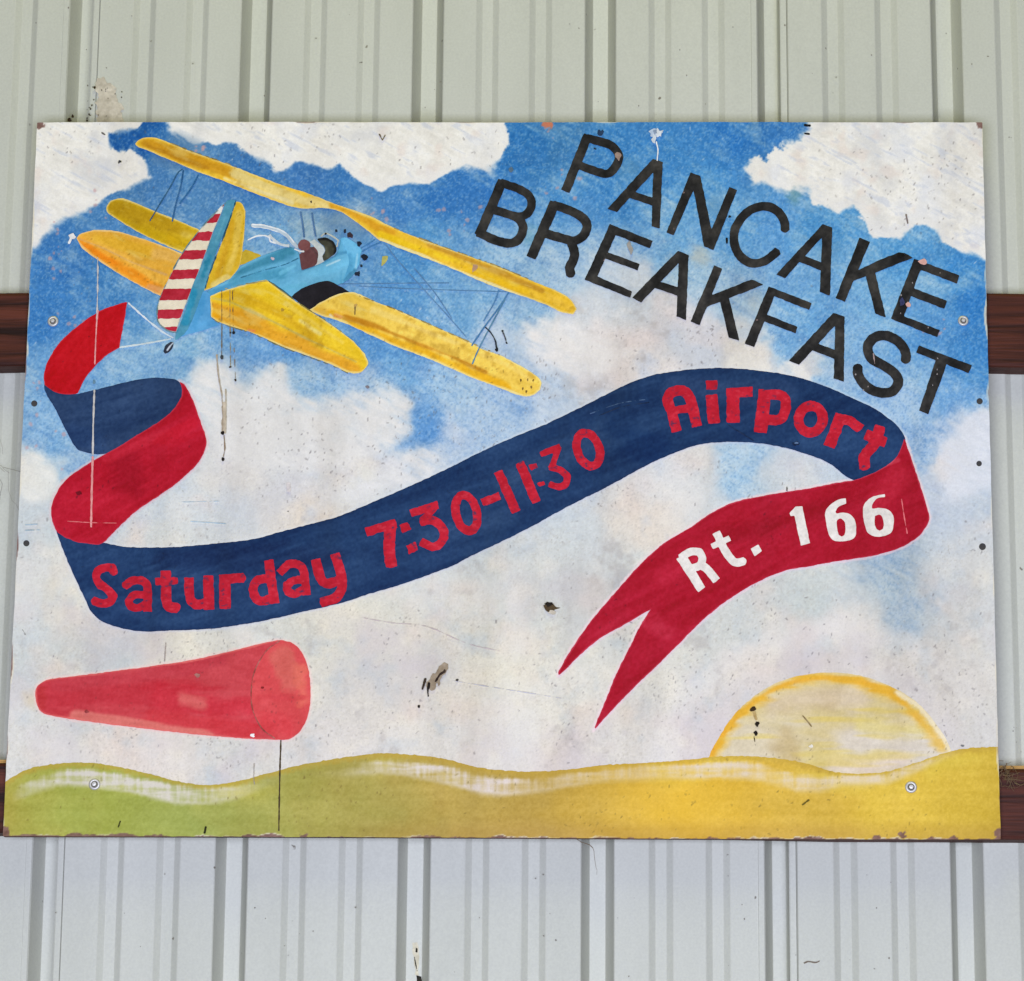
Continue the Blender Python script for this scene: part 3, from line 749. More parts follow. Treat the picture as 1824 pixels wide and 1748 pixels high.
def hill_colour(x, y):
    yt = np.interp(x, HILL[:, 0], HILL[:, 1]); d = y - yt
    keys = [0, 150, 350, 560, 680, 800, 950, 1080, 1240, 1420, 1600, 1790]
    cols = np.array([(174, 164, 72), (160, 166, 72), (154, 162, 78), (166, 157, 74), (168, 153, 74), (180, 154, 72), (186, 154, 70), (202, 164, 62), (226, 182, 58), (214, 176, 68), (222, 187, 66), (206, 173, 58)], float)
    wx = x + 40 * fbm(x, y, 60, 411, 3)
    c = np.stack([np.interp(wx, keys, cols[:, k]) for k in range(3)], axis=1)
    st = fbm(x, y, 9, 421, 4, 14, 1); b = fbm(x, y, 50, 425, 4, 2, 1); fi = fbm(x, y, 4, 431, 2)
    c = mix(c, (206, 186, 66), np.clip(0.45 * b, 0, .5) * sstep(60, 20, d))
    c += (5 * st + 7 * b + 6 * fi)[:, None]
    c = mix(c, (190, 156, 58), sstep(13, 2, d + 3 * fi) * 0.6)
    c = mix(c, (230, 184, 54), 0.3 * sstep(90, 15, np.hypot((x - 1190) * .55, y - 1420) + 14 * b))
    comb = fbm(x, y, 6, 441, 3, 1, 8); drag = fbm(x, y, 7, 447, 3, 10, 1)
    d0, d1, al = (np.interp(x, SWEEPS[:, 0], SWEEPS[:, k]) for k in (1, 2, 3))
    dn = d + 3.0 * drag + 2.0 * comb
    band = sstep(d0 - 5, d0 + 6, dn) * sstep(d1 + 9, d1 - 5, dn)
    pale = np.stack([np.interp(x, [0, 500, 900, 1300, 1780], k) for k in ((212, 214, 222, 226, 222), (206, 206, 208, 208, 202), (192, 186, 196, 180, 160))], axis=1)
    c = c + (pale - c) * np.clip(al * band * (1.02 + 0.45 * drag + 0.32 * comb), 0, 1)[:, None]
    c = mix(c, (170, 130, 66), sstep(44, 4, np.interp(x, [5, 1783], [1490, 1496]) - y) * 0.3 * sstep(500, 900, x))
    c = apply_flecks(x, y, c, FL_HILL)
    return albedo(np.clip(edge_wear(x, y, c), 0, 255))
hill_poly = np.concatenate([HILL, [(1810, 1520), (-20, 1520)]])
xs, ys, X, Y = grid_for(np.array([(2, 1325), (1786, 1500)]), 2.0, 2)
F = np.minimum(poly_sd(X, Y, hill_poly[::1]) + 0.9 * fbm(X, Y, 6, 450, 2), board_sd(X, Y) + 0.35 * fbm(X, Y, 30, 33, 2) - 0.3)
link('hills_painting', paint_mesh('hills_painting', xs, ys, F, hill_colour, 2), M_PAINT, sign, 'rolling painted hills from green to yellow along the bottom')

# ---- rising sun
SUNP = T('R7', 75, 545, 130, 440, 200, 330, 290, 235, 400, 155, 530, 95, 700, 62, 850, 62, 1000, 90, 1150, 150, 1280, 230, 1370, 330, 1440, 430, 1478, 512, 1500, 600, 1300, 690, 900, 700, 400, 660, 75, 640)
RIM = smooth_poly(T('R7', 90, 530, 135, 450, 215, 340, 305, 255, 410, 180, 540, 120, 700, 92, 850, 95, 1000, 125, 1130, 180, 1230, 260, 1310, 345, 1370, 415, 1420, 480), False, 4)
FL_SUN = flecks(90, (1270, 1210, 1690, 1370), 230, (110, 92, 60), 3, 8)
def sun_colour(x, y):
    b = fbm(x, y, 60, 511, 4, 2.2, 1); st = fbm(x, y, 12, 515, 4, 5, 1); fi = fbm(x, y, 4, 519, 2)
    c = np.tile(np.array((214, 200, 168.0)), (len(x), 1))
    c = mix(c, (214, 192, 122), np.clip(.15 + .8 * b, 0, .6))
    c = mix(c, (214, 206, 192), np.clip(.7 * fbm(x, y, 44, 541, 4, 2.5, 1), 0, .6))
    c = mix(c, (186, 160, 108), np.clip(.8 * fbm(x, y, 70, 531, 3) - .1, 0, .6))
    c = mix(c, (218, 208, 194), .8 * sstep(60, 12, line_d(x, y, T('R7', 900, 480, 1150, 500, 1420, 480)) + 18 * b))
    c = mix(c, (224, 206, 190), .8 * sstep(26, 6, line_d(x, y, T('R7', 800, 600, 1000, 610, 1200, 570)) + 8 * b))
    c = mix(c, (216, 196, 170), .6 * sstep(40, 8, line_d(x, y, T('R7', 450, 240, 700, 190, 950, 210)) + 12 * b))
    c = mix(c, (222, 200, 84), .4 * sstep(22, 4, line_d(x, y, T('R7', 960, 370, 1150, 390, 1330, 400)) + 8 * st))
    d = line_d(x, y, RIM) + 2.5 * st
    c = mix(c, (230, 188, 84), .6 * sstep(22, 7, d + 7 * st + 5 * b))
    c = mix(c, (230, 174, 46), np.interp(x, [1600, 1660], [.9, .35]) * sstep(11, 3, d + 5 * st + 3 * b))
    c = mix(c, (222, 154, 34), np.clip(.1 + .7 * st, 0, .6) * sstep(8, 3, d) * (x < 1640))
    c = mix(c, (222, 196, 92), np.clip(.9 * fbm(x, y, 16, 547, 3, 7, 1) - .25, 0, .55) * sstep(1210, 1250, y))
    c = mix(c, (240, 226, 190), .8 * sstep(7, 2, line_d(x, y, T('R7', 1170, 180, 1290, 250, 1370, 345, 1440, 440, 1470, 510)) + 2 * fi))
    c += (6 * st + 5 * fi)[:, None]
    return albedo(np.clip(apply_flecks(x, y, c, FL_SUN), 0, 255))
painted('sun_painting', [('p', SUNP)], sun_colour, 1, sign, label='half sun painted behind the yellow hills')

# ---- windsock
def stroke_paint(base, strokes, edge=None, var=6, seed=600, fl=None, sx=1, sy=1, ang=0.0, mott=None):
    base = np.array(base, float)
    ca, sa = math.cos(ang), math.sin(ang)
    def f(x, y, P=None):
        u = x * ca + y * sa; v = -x * sa + y * ca
        b = fbm(u, v, 34, seed, 4, sx, sy); st = fbm(u, v, 9, seed + 5, 3, sx * 1.6, sy); fi = fbm(x, y, 4, seed + 9, 2)
        c = np.tile(base, (len(x), 1))
        for pts, w, cc, a in strokes:
            d = line_d(x, y, np.asarray(pts, float)) + w * (.35 * b + .22 * st)
            c = mix(c, cc, a * sstep(w, w * .3, d))
        c += (var * (1.0 * b + .8 * st + .7 * fi))[:, None]
        if mott is not None:
            m_ = fbm(x, y, 11, seed + 21, 4)
            c = mix(c, mott, np.clip(.45 * m_ + .3 * b - .2, 0, .35)); c = mix(c, (240, 224, 160), np.clip(-.6 * st - .3 * b - .25, 0, .4))
        if edge is not None:
            poly, w, cc, a = edge
            sd_ = np.abs(poly_sd(x, y, poly))
            c = mix(c, cc, a * sstep(w, w * .25, sd_ + .5 * w * st))
        if fl: c = apply_flecks(x, y, c, fl)
        return albedo(np.clip(c, 0, 255))
    return f

sock_s = smooth_poly(sock, True, 4)
ws = link('windsock_painting', None, None, sign) if False else None
wsock = painted('windsock_painting', [('p', sock)], stroke_paint((198, 64, 70), [
    (T('W', 230, 880, 500, 870, 800, 880), 40, (192, 44, 56), .75), (T('W', 850, 900, 1300, 960), 40, (202, 42, 56), .8), (T('W', 800, 1000, 1300, 1060), 26, (206, 52, 60), .8),
    (T('W', 400, 985, 700, 1030, 1100, 1090), 14, (226, 130, 116), .8), (T('W', 300, 830, 700, 780, 1150, 710), 16, (196, 60, 70), .8), (T('W', 960, 900, 1060, 920), 18, (216, 110, 100), .7),
    (T('W', 220, 850, 220, 930), 12, (186, 46, 50), .8)], (sock_s, 3.2, (226, 112, 104), .8), 7, 610, flecks(60, (80, 1160, 540, 1310), 240, (130, 50, 50), 3, 8), 3, 1), 2, sign, label='red windsock painted low on the panel')
mouth = T('W', 1470, 592, 1540, 612, 1588, 672, 1618, 760, 1625, 880, 1612, 980, 1568, 1068, 1505, 1108, 1450, 1108, 1372, 1050, 1327, 960, 1317, 870, 1332, 760, 1392, 652)
painted('mouth', [('p', mouth)], stroke_paint((212, 72, 74), [(T('W', 1480, 680, 1540, 800), 30, (218, 112, 98), .7), (T('W', 1580, 740, 1590, 900), 18, (228, 110, 90), .7), (T('W', 1400, 1000, 1500, 1050), 26, (212, 60, 66), .8), (T('W', 1360, 890, 1600, 890), 8, (206, 60, 66), .6)],
        None, 6, 620, flecks(30, (450, 1160, 550, 1310), 241, (120, 50, 50), 3, 7)), 3, wsock, label='open mouth of the windsock')
painted('rim', [('s', T('W', 1465, 594, 1392, 650, 1332, 758, 1316, 870, 1326, 960, 1372, 1052, 1440, 1104), 1.8)], stroke_paint((150, 78, 68), [], None, 22, 630), 4, wsock, 1.2, .5)
painted('pole', [('s', T('W', 1472, 1112, 1466, 1300, 1461, 1590), 2.8)], stroke_paint((70, 56, 34), [], None, 8, 640), 4, wsock, 1.2, .5)

# ---- biplane
plane = empty('biplane_painting', sign, 'painted yellow biplane with a pale blue fuselage and striped rudder')
def wing(name, poly, base, strokes, edgec, layer, ang, seed, label=None, ew=3.4, ea=.85):
    pl = smooth_poly(poly, True, 4)
    x0, y0 = pl.min(axis=0); x1, y1 = pl.max(axis=0)
    fl = flecks(int((x1 - x0) / 3), (x0, y0, x1, y1), seed, (120, 90, 20), 2, 7)
    return painted(name, [('p', poly)], stroke_paint(base, strokes, (pl, ew, np.array(edgec) * .5 + np.array((244, 228, 170)) * .5, ea), 11, seed, fl, 3, 1, ang, (150, 106, 18)), layer, plane, label=label)

# lower wing beyond the rudder
wing('lower_wing', np.concatenate([T('P1', 415, 860, 430, 810, 480, 760, 560, 740, 640, 755, 800, 820, 1000, 905, 1200, 985, 1420, 1080, 1240, 1330, 1180, 1300, 1000, 1220, 800, 1125, 600, 1010, 480, 930, 430, 895)]),
     (202, 164, 14), [(T('P1', 480, 820, 900, 980, 1250, 1100), 18, (182, 142, 16), .8), (T('P1', 1250, 1130, 1330, 1150), 12, (214, 186, 84), .6), (T('P1', 1100, 1180, 1180, 1260), 10, (214, 170, 10), .6)], (226, 196, 92), 3, .42, 650, 'far half of the lower wing')
painted('lower_wing_root', [('q', T('P2', 150, 700, 225, 628, 400, 690, 300, 760, 150, 800))], stroke_paint((198, 168, 48), [], None, 8, 655), 3, plane)
# tailplane, far half
tp = np.concatenate([T('P1', 100, 1165, 150, 1115, 300, 1080, 500, 1090, 700, 1140, 900, 1205, 1240, 1335), [(302, 500), (292, 530), (278, 524), (240, 504), (204, 483), (150, 446), (138, 428)]])
wing('tailplane', tp, (226, 168, 56), [(T('P1', 150, 1210, 400, 1390, 700, 1570, 950, 1690), 21, (240, 146, 26), .95), (T('P1', 200, 1240, 500, 1440), 8, (236, 128, 10), .7), (T('P1', 300, 1180, 600, 1250, 850, 1300), 14, (226, 176, 40), .6),
     (T('P1', 130, 1175, 400, 1280, 700, 1430, 1060, 1560), 3, (206, 160, 96), .9), (T('P1', 950, 1330, 1160, 1380), 12, (226, 180, 100), .6), (T('P1', 880, 1700, 1020, 1720), 10, (222, 160, 110), .7)], (232, 180, 110), 3.5, .5, 660, 'far half of the orange tailplane')
# rudder: cream with red bars
rud = np.concatenate([[(401.7, 361), (393, 368), (380, 382), (353, 412), (323, 453), (300, 497), (291, 514), (284, 532), (280, 552), (281, 572), (287.5, 582.5), (300, 589), (314, 592)], [(322, 567), (335, 532), (340, 520), (362, 463), (380, 413), (393, 383)]])
rud_s = smooth_poly(rud, True, 3)
rudder = painted('rudder', [('p', rud)], stroke_paint((226, 214, 188), [([(385, 378), (396, 372)], 8, (228, 226, 222), .8)], (rud_s, 1.6, (110, 150, 160), .6), 5, 670), 4, plane, label='cream rudder with red bars')
BARS = [(340, 369.5), (382.5, 398), (413.5, 429.5), (446, 462), (480, 497), (514, 534), (550, 566.5), (581, 600)]
for i, (a, b) in enumerate(BARS):
    tl = 0.0 if b < 500 else -0.03
    q = np.array([(270, a + 2), (410, a - 2), (410, b - 2), (270, b + 2)], float)
    xs, ys, X, Y = grid_for(rud_s, 1.6)
    F = np.minimum(poly_sd(X, Y, rud_s) - 0.8, poly_sd(X, Y, q) + .8 * fbm(X, Y, 7, 681 + i, 2))
    link('bar', paint_mesh('bar', xs, ys, F, stroke_paint((176, 34, 52), [], None, 9, 690 + i), 5), M_PAINT, rudder)
# fin
fin = np.concatenate([[(420.8, 359), (428, 360.8), (434.5, 369), (437, 382), (435, 415), (431, 453), (426, 476), (411, 495), (400, 501), (381, 511.5), (362, 519)], [(376, 479), (396, 428), (413, 380)]])
wing('fin', fin, (214, 172, 36), [([(426, 380), (420, 440), (408, 480)], 9, (226, 194, 90), .7), ([(412, 400), (400, 450), (388, 490)], 9, (200, 150, 24), .7), ([(380, 508), (405, 494)], 8, (228, 206, 130), .8)], (224, 190, 90), 6, -1.2, 700, 'yellow tail fin', 2.6, .7)
# fuselage
fus = T('P2', -230, 1110, -90, 1010, 20, 962, 130, 850, 180, 800, 350, 715, 550, 640, 700, 602, 770, 630, 800, 680, 815, 760, 825, 850, 960, 805, 1070, 750, 1180, 690, 1215, 620, 1240, 510, 1290, 500, 1370, 540, 1440, 600, 1465, 640, 1450, 700, 1445, 760, 1410, 860, 1340, 940,
        1240, 1000, 1180, 1010, 1090, 1000, 950, 1040, 800, 1110, 715, 1150, 600, 1060, 460, 980, 300, 1010, 130, 1060, 0, 1090, -200, 1160)
fus_s = smooth_poly(fus, True, 4)
fuselage = painted('fuselage', [('p', fus)], stroke_paint((100, 172, 206), [(T('P2', 60, 960, 250, 830, 500, 720, 700, 650), 13, (56, 130, 158), .9), (T('P2', 120, 960, 350, 900, 600, 880), 13, (72, 150, 182), .8), (T('P2', 700, 740, 780, 820), 12, (88, 158, 194), .6),
        (T('P2', 600, 880, 750, 800), 4, (120, 196, 226), .7), (T('P2', 900, 900, 1200, 830, 1380, 720), 15, (112, 190, 226), .8), (T('P2', 1300, 560, 1350, 650), 14, (106, 184, 224), .8), (T('P2', 1090, 800, 1230, 740), 2.5, (190, 222, 232), .8),
        (T('P2', 650, 1050, 850, 1000), 12, (92, 170, 200), .7), (T('P2', -200, 1120, 40, 1010), 8, (70, 146, 190), .8), (T('P2', 1060, 770, 1210, 680, 1440, 630), 3, (70, 140, 180), .7), (T('P2', 1245, 860, 1240, 990), 3, (80, 160, 200), .6)], (fus_s, 1.5, (60, 120, 150), .7), 7, 710, None, 3, 1, -.4), 5, plane, label='pale blue fuselage')
painted('cowling', [('p', T('P2', 1235, 515, 1290, 500, 1370, 540, 1440, 600, 1462, 640, 1448, 700, 1442, 760, 1405, 860, 1335, 940, 1245, 995, 1290, 900, 1330, 760, 1300, 640))], stroke_paint((96, 176, 216), [(T('P2', 1300, 560, 1400, 640), 12, (116, 190, 228), .8), (T('P2', 1340, 700, 1330, 860), 7, (84, 160, 200), .8), (T('P2', 1420, 680, 1400, 840), 3, (150, 206, 232), .8), (T('P2', 1290, 960, 1400, 850), 5, (66, 132, 168), .8)], None, 8, 716, None, 1, 2), 5.6, plane, 1.6, .6, 'rounded blue engine cowling')
painted('belly_line', [('s', T('P2', 470, 965, 600, 1050, 715, 1140), 2.2)], stroke_paint((44, 92, 112), [], None, 8, 717), 8.6, plane, 1.2, .5)
painted('side_line', [('s', T('P2', 170, 930, 420, 850, 640, 790, 790, 720), 1.8)], stroke_paint((48, 112, 140), [], None, 10, 718), 5.8, plane, 1.2, .6)
painted('tail_underside', [('p', T('P3', 330, 150, 400, 140, 455, 178, 460, 340, 530, 392, 420, 432, 310, 462, 250, 482, 235, 470))], stroke_paint((88, 158, 206), [(T('P3', 400, 200, 340, 420), 10, (72, 150, 200), .8), (T('P3', 420, 380, 300, 440), 7, (90, 164, 214), .7)], None, 7, 715), 5.4, plane)
painted('rudder_post', [('p', np.concatenate([[(401.5, 362), (407, 356.5), (420.5, 357)], T('P1', 1755, 900, 1640, 1190, 1535, 1480, 1460, 1740), T('P3', 405, 160, 330, 360, 290, 440, 232, 495, 208, 505, 212, 455, 240, 400, 300, 230, 330, 120), T('P1', 1440, 1440, 1560, 1110, 1650, 910)]))],
        stroke_paint((74, 142, 168), [([(345, 520), (330, 575)], 8, (40, 142, 178), .8), ([(372, 460), (362, 490)], 7, (30, 120, 150), .8), ([(400, 390), (385, 430)], 3.5, (96, 160, 180), .6)], None, 8, 720), 7, plane, 1.6, .5, 'teal rudder post')
# black wing root and near half of the lower wing
root = T('P2', 715, 1135, 800, 1060, 950, 995, 1090, 962, 1140, 970, 1230, 1020, 1340, 1085, 1250, 1120, 1100, 1180, 950, 1260, 905, 1275, 800, 1200)
painted('wing_root', [('p', root)], stroke_paint((28, 25, 32), [], None, 5, 730), 6, plane, label='black patch at the wing root')
lw = np.concatenate([T('P2', 905, 1275, 1000, 1210, 1150, 1130, 1280, 1090, 1400, 1090, 1600, 1180), T('P4', 250, 680, 500, 790, 750, 900, 870, 965, 1000, 1010, 1150, 1090, 1250, 1150, 1295, 1200, 1290, 1260, 1230, 1300, 1150, 1300, 1000, 1245, 800, 1170, 500, 1040, 250, 945, 0, 830), T('P2', 1250, 1400, 1050, 1340, 940, 1295)])
wing('lower_wing', lw, (238, 198, 78), [(T('P2', 1000, 1290, 1300, 1330) , 12, (232, 180, 60), .7), (T('P4', -200, 720, 0, 810, 300, 930, 600, 1040, 850, 1150, 1050, 1240), 12, (236, 176, 24), .95), (T('P4', -100, 740, 100, 800, 400, 920, 700, 1040, 900, 1130), 6.5, (194, 128, 20), .9),
     (T('P4', 100, 690, 350, 790, 700, 930), 9, (242, 212, 118), .7), (T('P4', 700, 950, 830, 1020), 9, (222, 182, 66), .7), (T('P4', 870, 1000, 1100, 1100, 1220, 1190), 10, (240, 206, 104), .7), (T('P2', 1180, 1330, 1240, 1350), 4, (214, 130, 60), .9), (T('P2', 1130, 1330, 1150, 1350), 3, (240, 230, 210), .9)], (240, 216, 128), 7, .44, 740, 'near half of the lower wing')
# near half of the tailplane
ntp = T('P3', 458, 190, 530, 160, 700, 110, 850, 75, 880, 90, 1000, 180, 1160, 290, 1300, 380, 1450, 490, 1540, 580, 1580, 650, 1575, 690, 1530, 735, 1440, 735, 1300, 670, 1000, 560, 750, 450, 540, 385, 465, 340)
wing('tailplane', ntp, (234, 194, 34), [(T('P3', 470, 290, 700, 370, 1000, 500, 1300, 630, 1480, 710), 24, (228, 162, 36), .95), (T('P3', 470, 205, 600, 230, 900, 370, 1200, 520, 1500, 660), 2.6, (190, 176, 100), .75), (T('P3', 560, 180, 800, 240, 1000, 350, 1200, 470), 12, (216, 168, 22), .75),
     (T('P3', 1100, 370, 1240, 460), 7, (240, 222, 140), .8), (T('P3', 1000, 250, 1400, 520), 6, (238, 206, 90), .6), (T('P3', 560, 420, 900, 520, 1250, 650), 3, (236, 224, 180), .8), (T('P3', 480, 300, 500, 320), 8, (240, 170, 10), .7), (T('P3', 730, 435, 770, 440), 3, (220, 130, 70), .9)], (236, 204, 96), 8, .42, 750, 'near half of the yellow tailplane')
# upper wing
uw = np.concatenate([T('P1', 722, 165, 745, 130, 800, 100, 880, 88, 960, 100, 1100, 150, 1300, 230, 1500, 300, 1700, 370), [(442, 307), (510, 333)], T('P2', 840, 10, 1000, 70, 1180, 140, 1400, 215, 1600, 290), T('P4', 250, 108, 500, 205, 750, 295, 1000, 385, 1250, 490, 1400, 550, 1500, 610, 1550, 680, 1525, 720, 1440, 705, 1300, 640, 1100, 570, 900, 500, 700, 410, 500, 330, 300, 255, 180, 205),
                     T('P2', 1640, 520, 1560, 450, 1400, 330, 1230, 220, 1050, 185, 870, 190, 720, 170, 500, 95, 250, 0), T('P1', 1600, 530, 1400, 460, 1200, 375, 1000, 290, 850, 225, 760, 195)])
wing('upper_wing', uw, (232, 184, 44), [(T('P1', 830, 150, 1100, 245, 1400, 355, 1800, 505), 15, (206, 148, 26), .95), (T('P1', 850, 175, 1150, 290, 1500, 420), 5, (178, 122, 22), .6), ([(420, 312), (480, 338), (540, 358), (590, 368)], 16, (228, 204, 128), .95), ([(400, 318), (460, 340), (520, 362)], 6, (232, 216, 160), .8), ([(560, 350), (590, 362)], 6, (224, 190, 96), .7),
     (T('P2', 1150, 160, 1400, 270, 1650, 400, 1800, 440), 9, (218, 156, 30), .95), (T('P4', 150, 150, 400, 240, 700, 350), 8, (240, 198, 24), .8), (T('P4', 500, 230, 700, 300, 1000, 420, 1300, 550), 6.5, (198, 144, 40), .85), (T('P4', 500, 280, 900, 450, 1200, 560), 6, (240, 190, 24), .8),
     (T('P4', 150, 190, 450, 300, 800, 450, 1200, 610), 3.2, (240, 228, 170), .95), (T('P4', 1350, 590, 1500, 680), 8, (232, 186, 60), .7)], (232, 206, 120), 8, .37, 760, 'long upper wing', 2.8, .7)
# cockpit, crew and scarf
painted('cockpit_rim', [('p', T('P2', 900, 545, 960, 520, 1050, 590, 1075, 640, 1050, 700, 1070, 752, 960, 808, 985, 700, 960, 600))], stroke_paint((196, 204, 204), [], None, 8, 770), 6, plane)
painted('crew_body', [('p', T('P2', 800, 680, 850, 640, 905, 605, 960, 600, 995, 650, 1000, 720, 965, 800, 825, 850, 806, 740))], stroke_paint((104, 64, 66), [(T('P2', 930, 610, 990, 680, 990, 730), 3, (62, 46, 48), .8)], None, 6, 771), 7, plane)
painted('crew_head', [('p', T('P2', 785, 580, 810, 535, 860, 520, 905, 540, 918, 590, 890, 635, 830, 638, 795, 620))], stroke_paint((120, 72, 72), [], None, 6, 772), 8, plane)
painted('collar', [('s', T('P2', 745, 622, 800, 645, 850, 650), 2.6)], stroke_paint((222, 226, 226), [], None, 4, 773), 9, plane, 1.2, .5)
painted('windscreen', [('p', T('P2', 985, 515, 1080, 500, 1160, 540, 1195, 610, 1190, 660, 1120, 720, 1060, 752, 1040, 700, 1075, 650, 1065, 600, 1020, 560))], stroke_paint((62, 62, 50), [(T('P2', 1000, 515, 1090, 510, 1160, 550, 1190, 620, 1180, 670), 4, (22, 20, 20), .95), (T('P2', 1080, 620, 1100, 700), 6, (92, 92, 72), .7)], None, 7, 774), 7, plane)
painted('forward_screen', [('s', T('P2', 1030, 490, 1080, 455, 1160, 490, 1215, 530, 1200, 600), 2.6)], stroke_paint((186, 190, 180), [], None, 8, 775), 7, plane, 1.2, .5)
painted('scarf', [('s', T('P2', 300, 372, 420, 382, 560, 420, 650, 465, 710, 530, 770, 600), 6.4, 'round')], stroke_paint((176, 190, 200), [(T('P2', 300, 360, 420, 362, 560, 400, 680, 460, 740, 550), 2.2, (236, 238, 238), .95), (T('P2', 300, 390, 420, 405, 560, 440), 2.2, (232, 236, 236), .9)], None, 8, 776), 6, plane, 1.4, .8, 'white scarf streaming back from the cockpit')
painted('scarf', [('s', T('P2', 250, 525, 340, 485, 430, 480, 475, 500, 490, 540, 540, 560), 2.8, 'round'), ('s', T('P2', 480, 470, 520, 520, 590, 570, 690, 590), 5)], stroke_paint((196, 204, 208), [(T('P2', 250, 525, 340, 485, 430, 480, 475, 500, 490, 540, 540, 560), 2, (232, 236, 238), .9)], None, 8, 777), 6.5, plane, 1.2, .6)
for i, (a, b, r) in enumerate(((1195, 428, 3.4), (1285, 430, 3.2), (1340, 480, 5.0), (1440, 565, 4.8), (1490, 710, 5.2), (1462, 800, 2.6), (1420, 890, 5.4), (1080, 465, 2.2))):
    c0 = T('P2', a, b)[0]
    rr = np.random.default_rng(40 + i)
    q = np.array([(c0[0] + r * (1 + .35 * rr.normal()) * math.cos(t), c0[1] + r * (1 + .3 * rr.normal()) * math.sin(t)) for t in np.linspace(0, 2 * math.pi, 9)[:-1]])
    painted('engine_cylinder', [('q', q)], stroke_paint((28, 36, 52) if i != 2 else (58, 44, 52), [], None, 6, 780 + i), 7, plane, 1.0, .3)
for i, (fr, pts, w, cc) in enumerate((('P2', (812, 225, 835, 350, 852, 500), 3.0, (78, 116, 160)), ('P2', (935, 235, 955, 370, 975, 490), 2.8, (78, 116, 160)), ('P2', (1460, 612, 1530, 575, 1605, 522), 2.4, (62, 118, 172)), ('P2', (1470, 652, 1560, 600, 1680, 545), 2.2, (62, 118, 172)),
        ('P1', (1230, 430, 1180, 470, 1100, 620, 990, 800, 880, 985), 2.0, (40, 84, 118)), ('P1', (1240, 440, 1210, 620, 1165, 780, 1120, 990), 2.4, (42, 92, 140)), ('P1', (1400, 490, 1320, 640, 1200, 800), 2.6, (44, 100, 152)),
        ('P4', (995, 545, 960, 640, 885, 770), 2.0, (80, 130, 176)), ('P4', (1065, 565, 990, 680, 900, 800, 800, 945), 2.8, (74, 124, 170)), ('P4', (1040, 610, 960, 760, 850, 970, 805, 1075), 2.4, (84, 130, 160)))):
    painted('strut', [('s', T(fr, *pts), w)], stroke_paint(cc, [], None, 8, 800 + i), 9 + .08 * i, plane, 1.1, .25)
for i, (fr, pts) in enumerate((('P4', (190, 225, 260, 320, 460, 545, 620, 720, 760, 880)), ('P4', (390, 390, 540, 570, 660, 750)), ('P4', (-140, 505, 200, 500, 640, 497)), ('P4', (0, 520, 400, 540, 1050, 560)))):
    painted('rigging_wire', [('s', T(fr, *pts), 1.7)], stroke_paint((88, 128, 168), [], None, 10, 820 + i), 6.2 + .08 * i, plane, 1.0, .2)
painted('tow_hook', [('p', T('R1', 878, 404, 892, 365, 928, 338, 948, 344, 942, 374, 916, 408, 890, 420))], stroke_paint((40, 46, 60), [(T('R1', 905, 395, 925, 365, 950, 340), 2.2, (206, 214, 222), .95)], None, 5, 830), 8, plane, 1.0, .3, 'dark tow hook below the rudder')
painted('tow_line', [('s', T('R1', 640, 76, 760, 182, 870, 270, 945, 312), 3.4)], stroke_paint((200, 212, 220), [(T('R1', 640, 76, 760, 182), 4, (222, 228, 232), .8)], None, 8, 831), 7, plane, 1.4, .8)
painted('tow_line', [('s', T('R1', 580, 377, 760, 350, 930, 318), 2.8)], stroke_paint((200, 212, 214), [], None, 8, 832), 7.2, plane, 1.4, .8)
for i, (pts, w, cc) in enumerate(((np.concatenate([[(402, 362), (380, 383), (353, 413), (323, 454), (300, 498), (284, 533), (280, 553), (282, 574), (300, 590), (316, 593)]]), 1.6, (98, 128, 132)), (np.array([(420, 358), (413, 380), (396, 429), (376, 480), (364, 518)], float), 1.8, (36, 84, 100)),
        (T('P2', 0, 1050, 150, 1010, 300, 985, 430, 962, 470, 970), 1.4, (150, 140, 90)), (T('P3', 462, 345, 540, 390, 750, 455, 1000, 566, 1300, 676, 1440, 740), 1.4, (120, 124, 96)), (T('P3', 880, 88, 1000, 178, 1160, 288, 1300, 378, 1450, 488), 1.4, (128, 120, 60)),
        (T('P4', 0, 590, 250, 682, 500, 792, 750, 902, 1000, 1012), 1.2, (150, 128, 62)), (T('P1', 1100, 148, 1300, 228, 1500, 298, 1824, 408), 1.2, (150, 130, 70)), (T('P4', 250, 106, 500, 203, 750, 293, 1000, 383, 1250, 488), 1.2, (150, 128, 66)))):
    painted('outline', [('s', pts, w)], stroke_paint(cc, [], None, 16, 840 + i), 9.9 + .06 * i, plane, 1.2, .9)
painted('yellow_smear', [('q', T('P4', 165, 310, 205, 305, 190, 350, 155, 385))], stroke_paint((176, 170, 90), [], None, 12, 833), 6, plane, 1.4, 1.0)

# ---- banner
banner = empty('banner_painting', sign, 'long red and navy ribbon towed behind the biplane')
def ribbon(name, poly, base, strokes, edgec, layer, seed, label, ang, dk=(60, 10, 20)):
    pl = smooth_poly(poly, True, 4)
    x0, y0 = pl.min(axis=0); x1, y1 = pl.max(axis=0)
    fl = flecks(int(np.sqrt((x1 - x0) * (y1 - y0)) / 7), (x0, y0, x1, y1), seed, dk, 2, 7)
    return painted(name, [('p', poly)], stroke_paint(base, strokes, (pl, 2.0, edgec, .55), 9, seed, fl, 6, 1, ang), layer, banner, label=label)
RED, NAVY = (194, 20, 44), (20, 50, 90)
ribbon('band', SEG2, (32, 56, 92), [(T('R1', 350, 850, 800, 700), 50, (38, 64, 102), .6), (T('R1', 250, 960, 450, 1060), 26, (36, 64, 106), .6)], (24, 44, 78), 3, 901, 'short navy band near the tow line', -.3, (18, 30, 56))
ribbon('band', SEG1, (188, 4, 22), [(T('R1', 250, 400, 350, 300), 40, (200, 14, 30), .6)], (206, 60, 70), 4, 902, 'red first band of the ribbon', -.9)
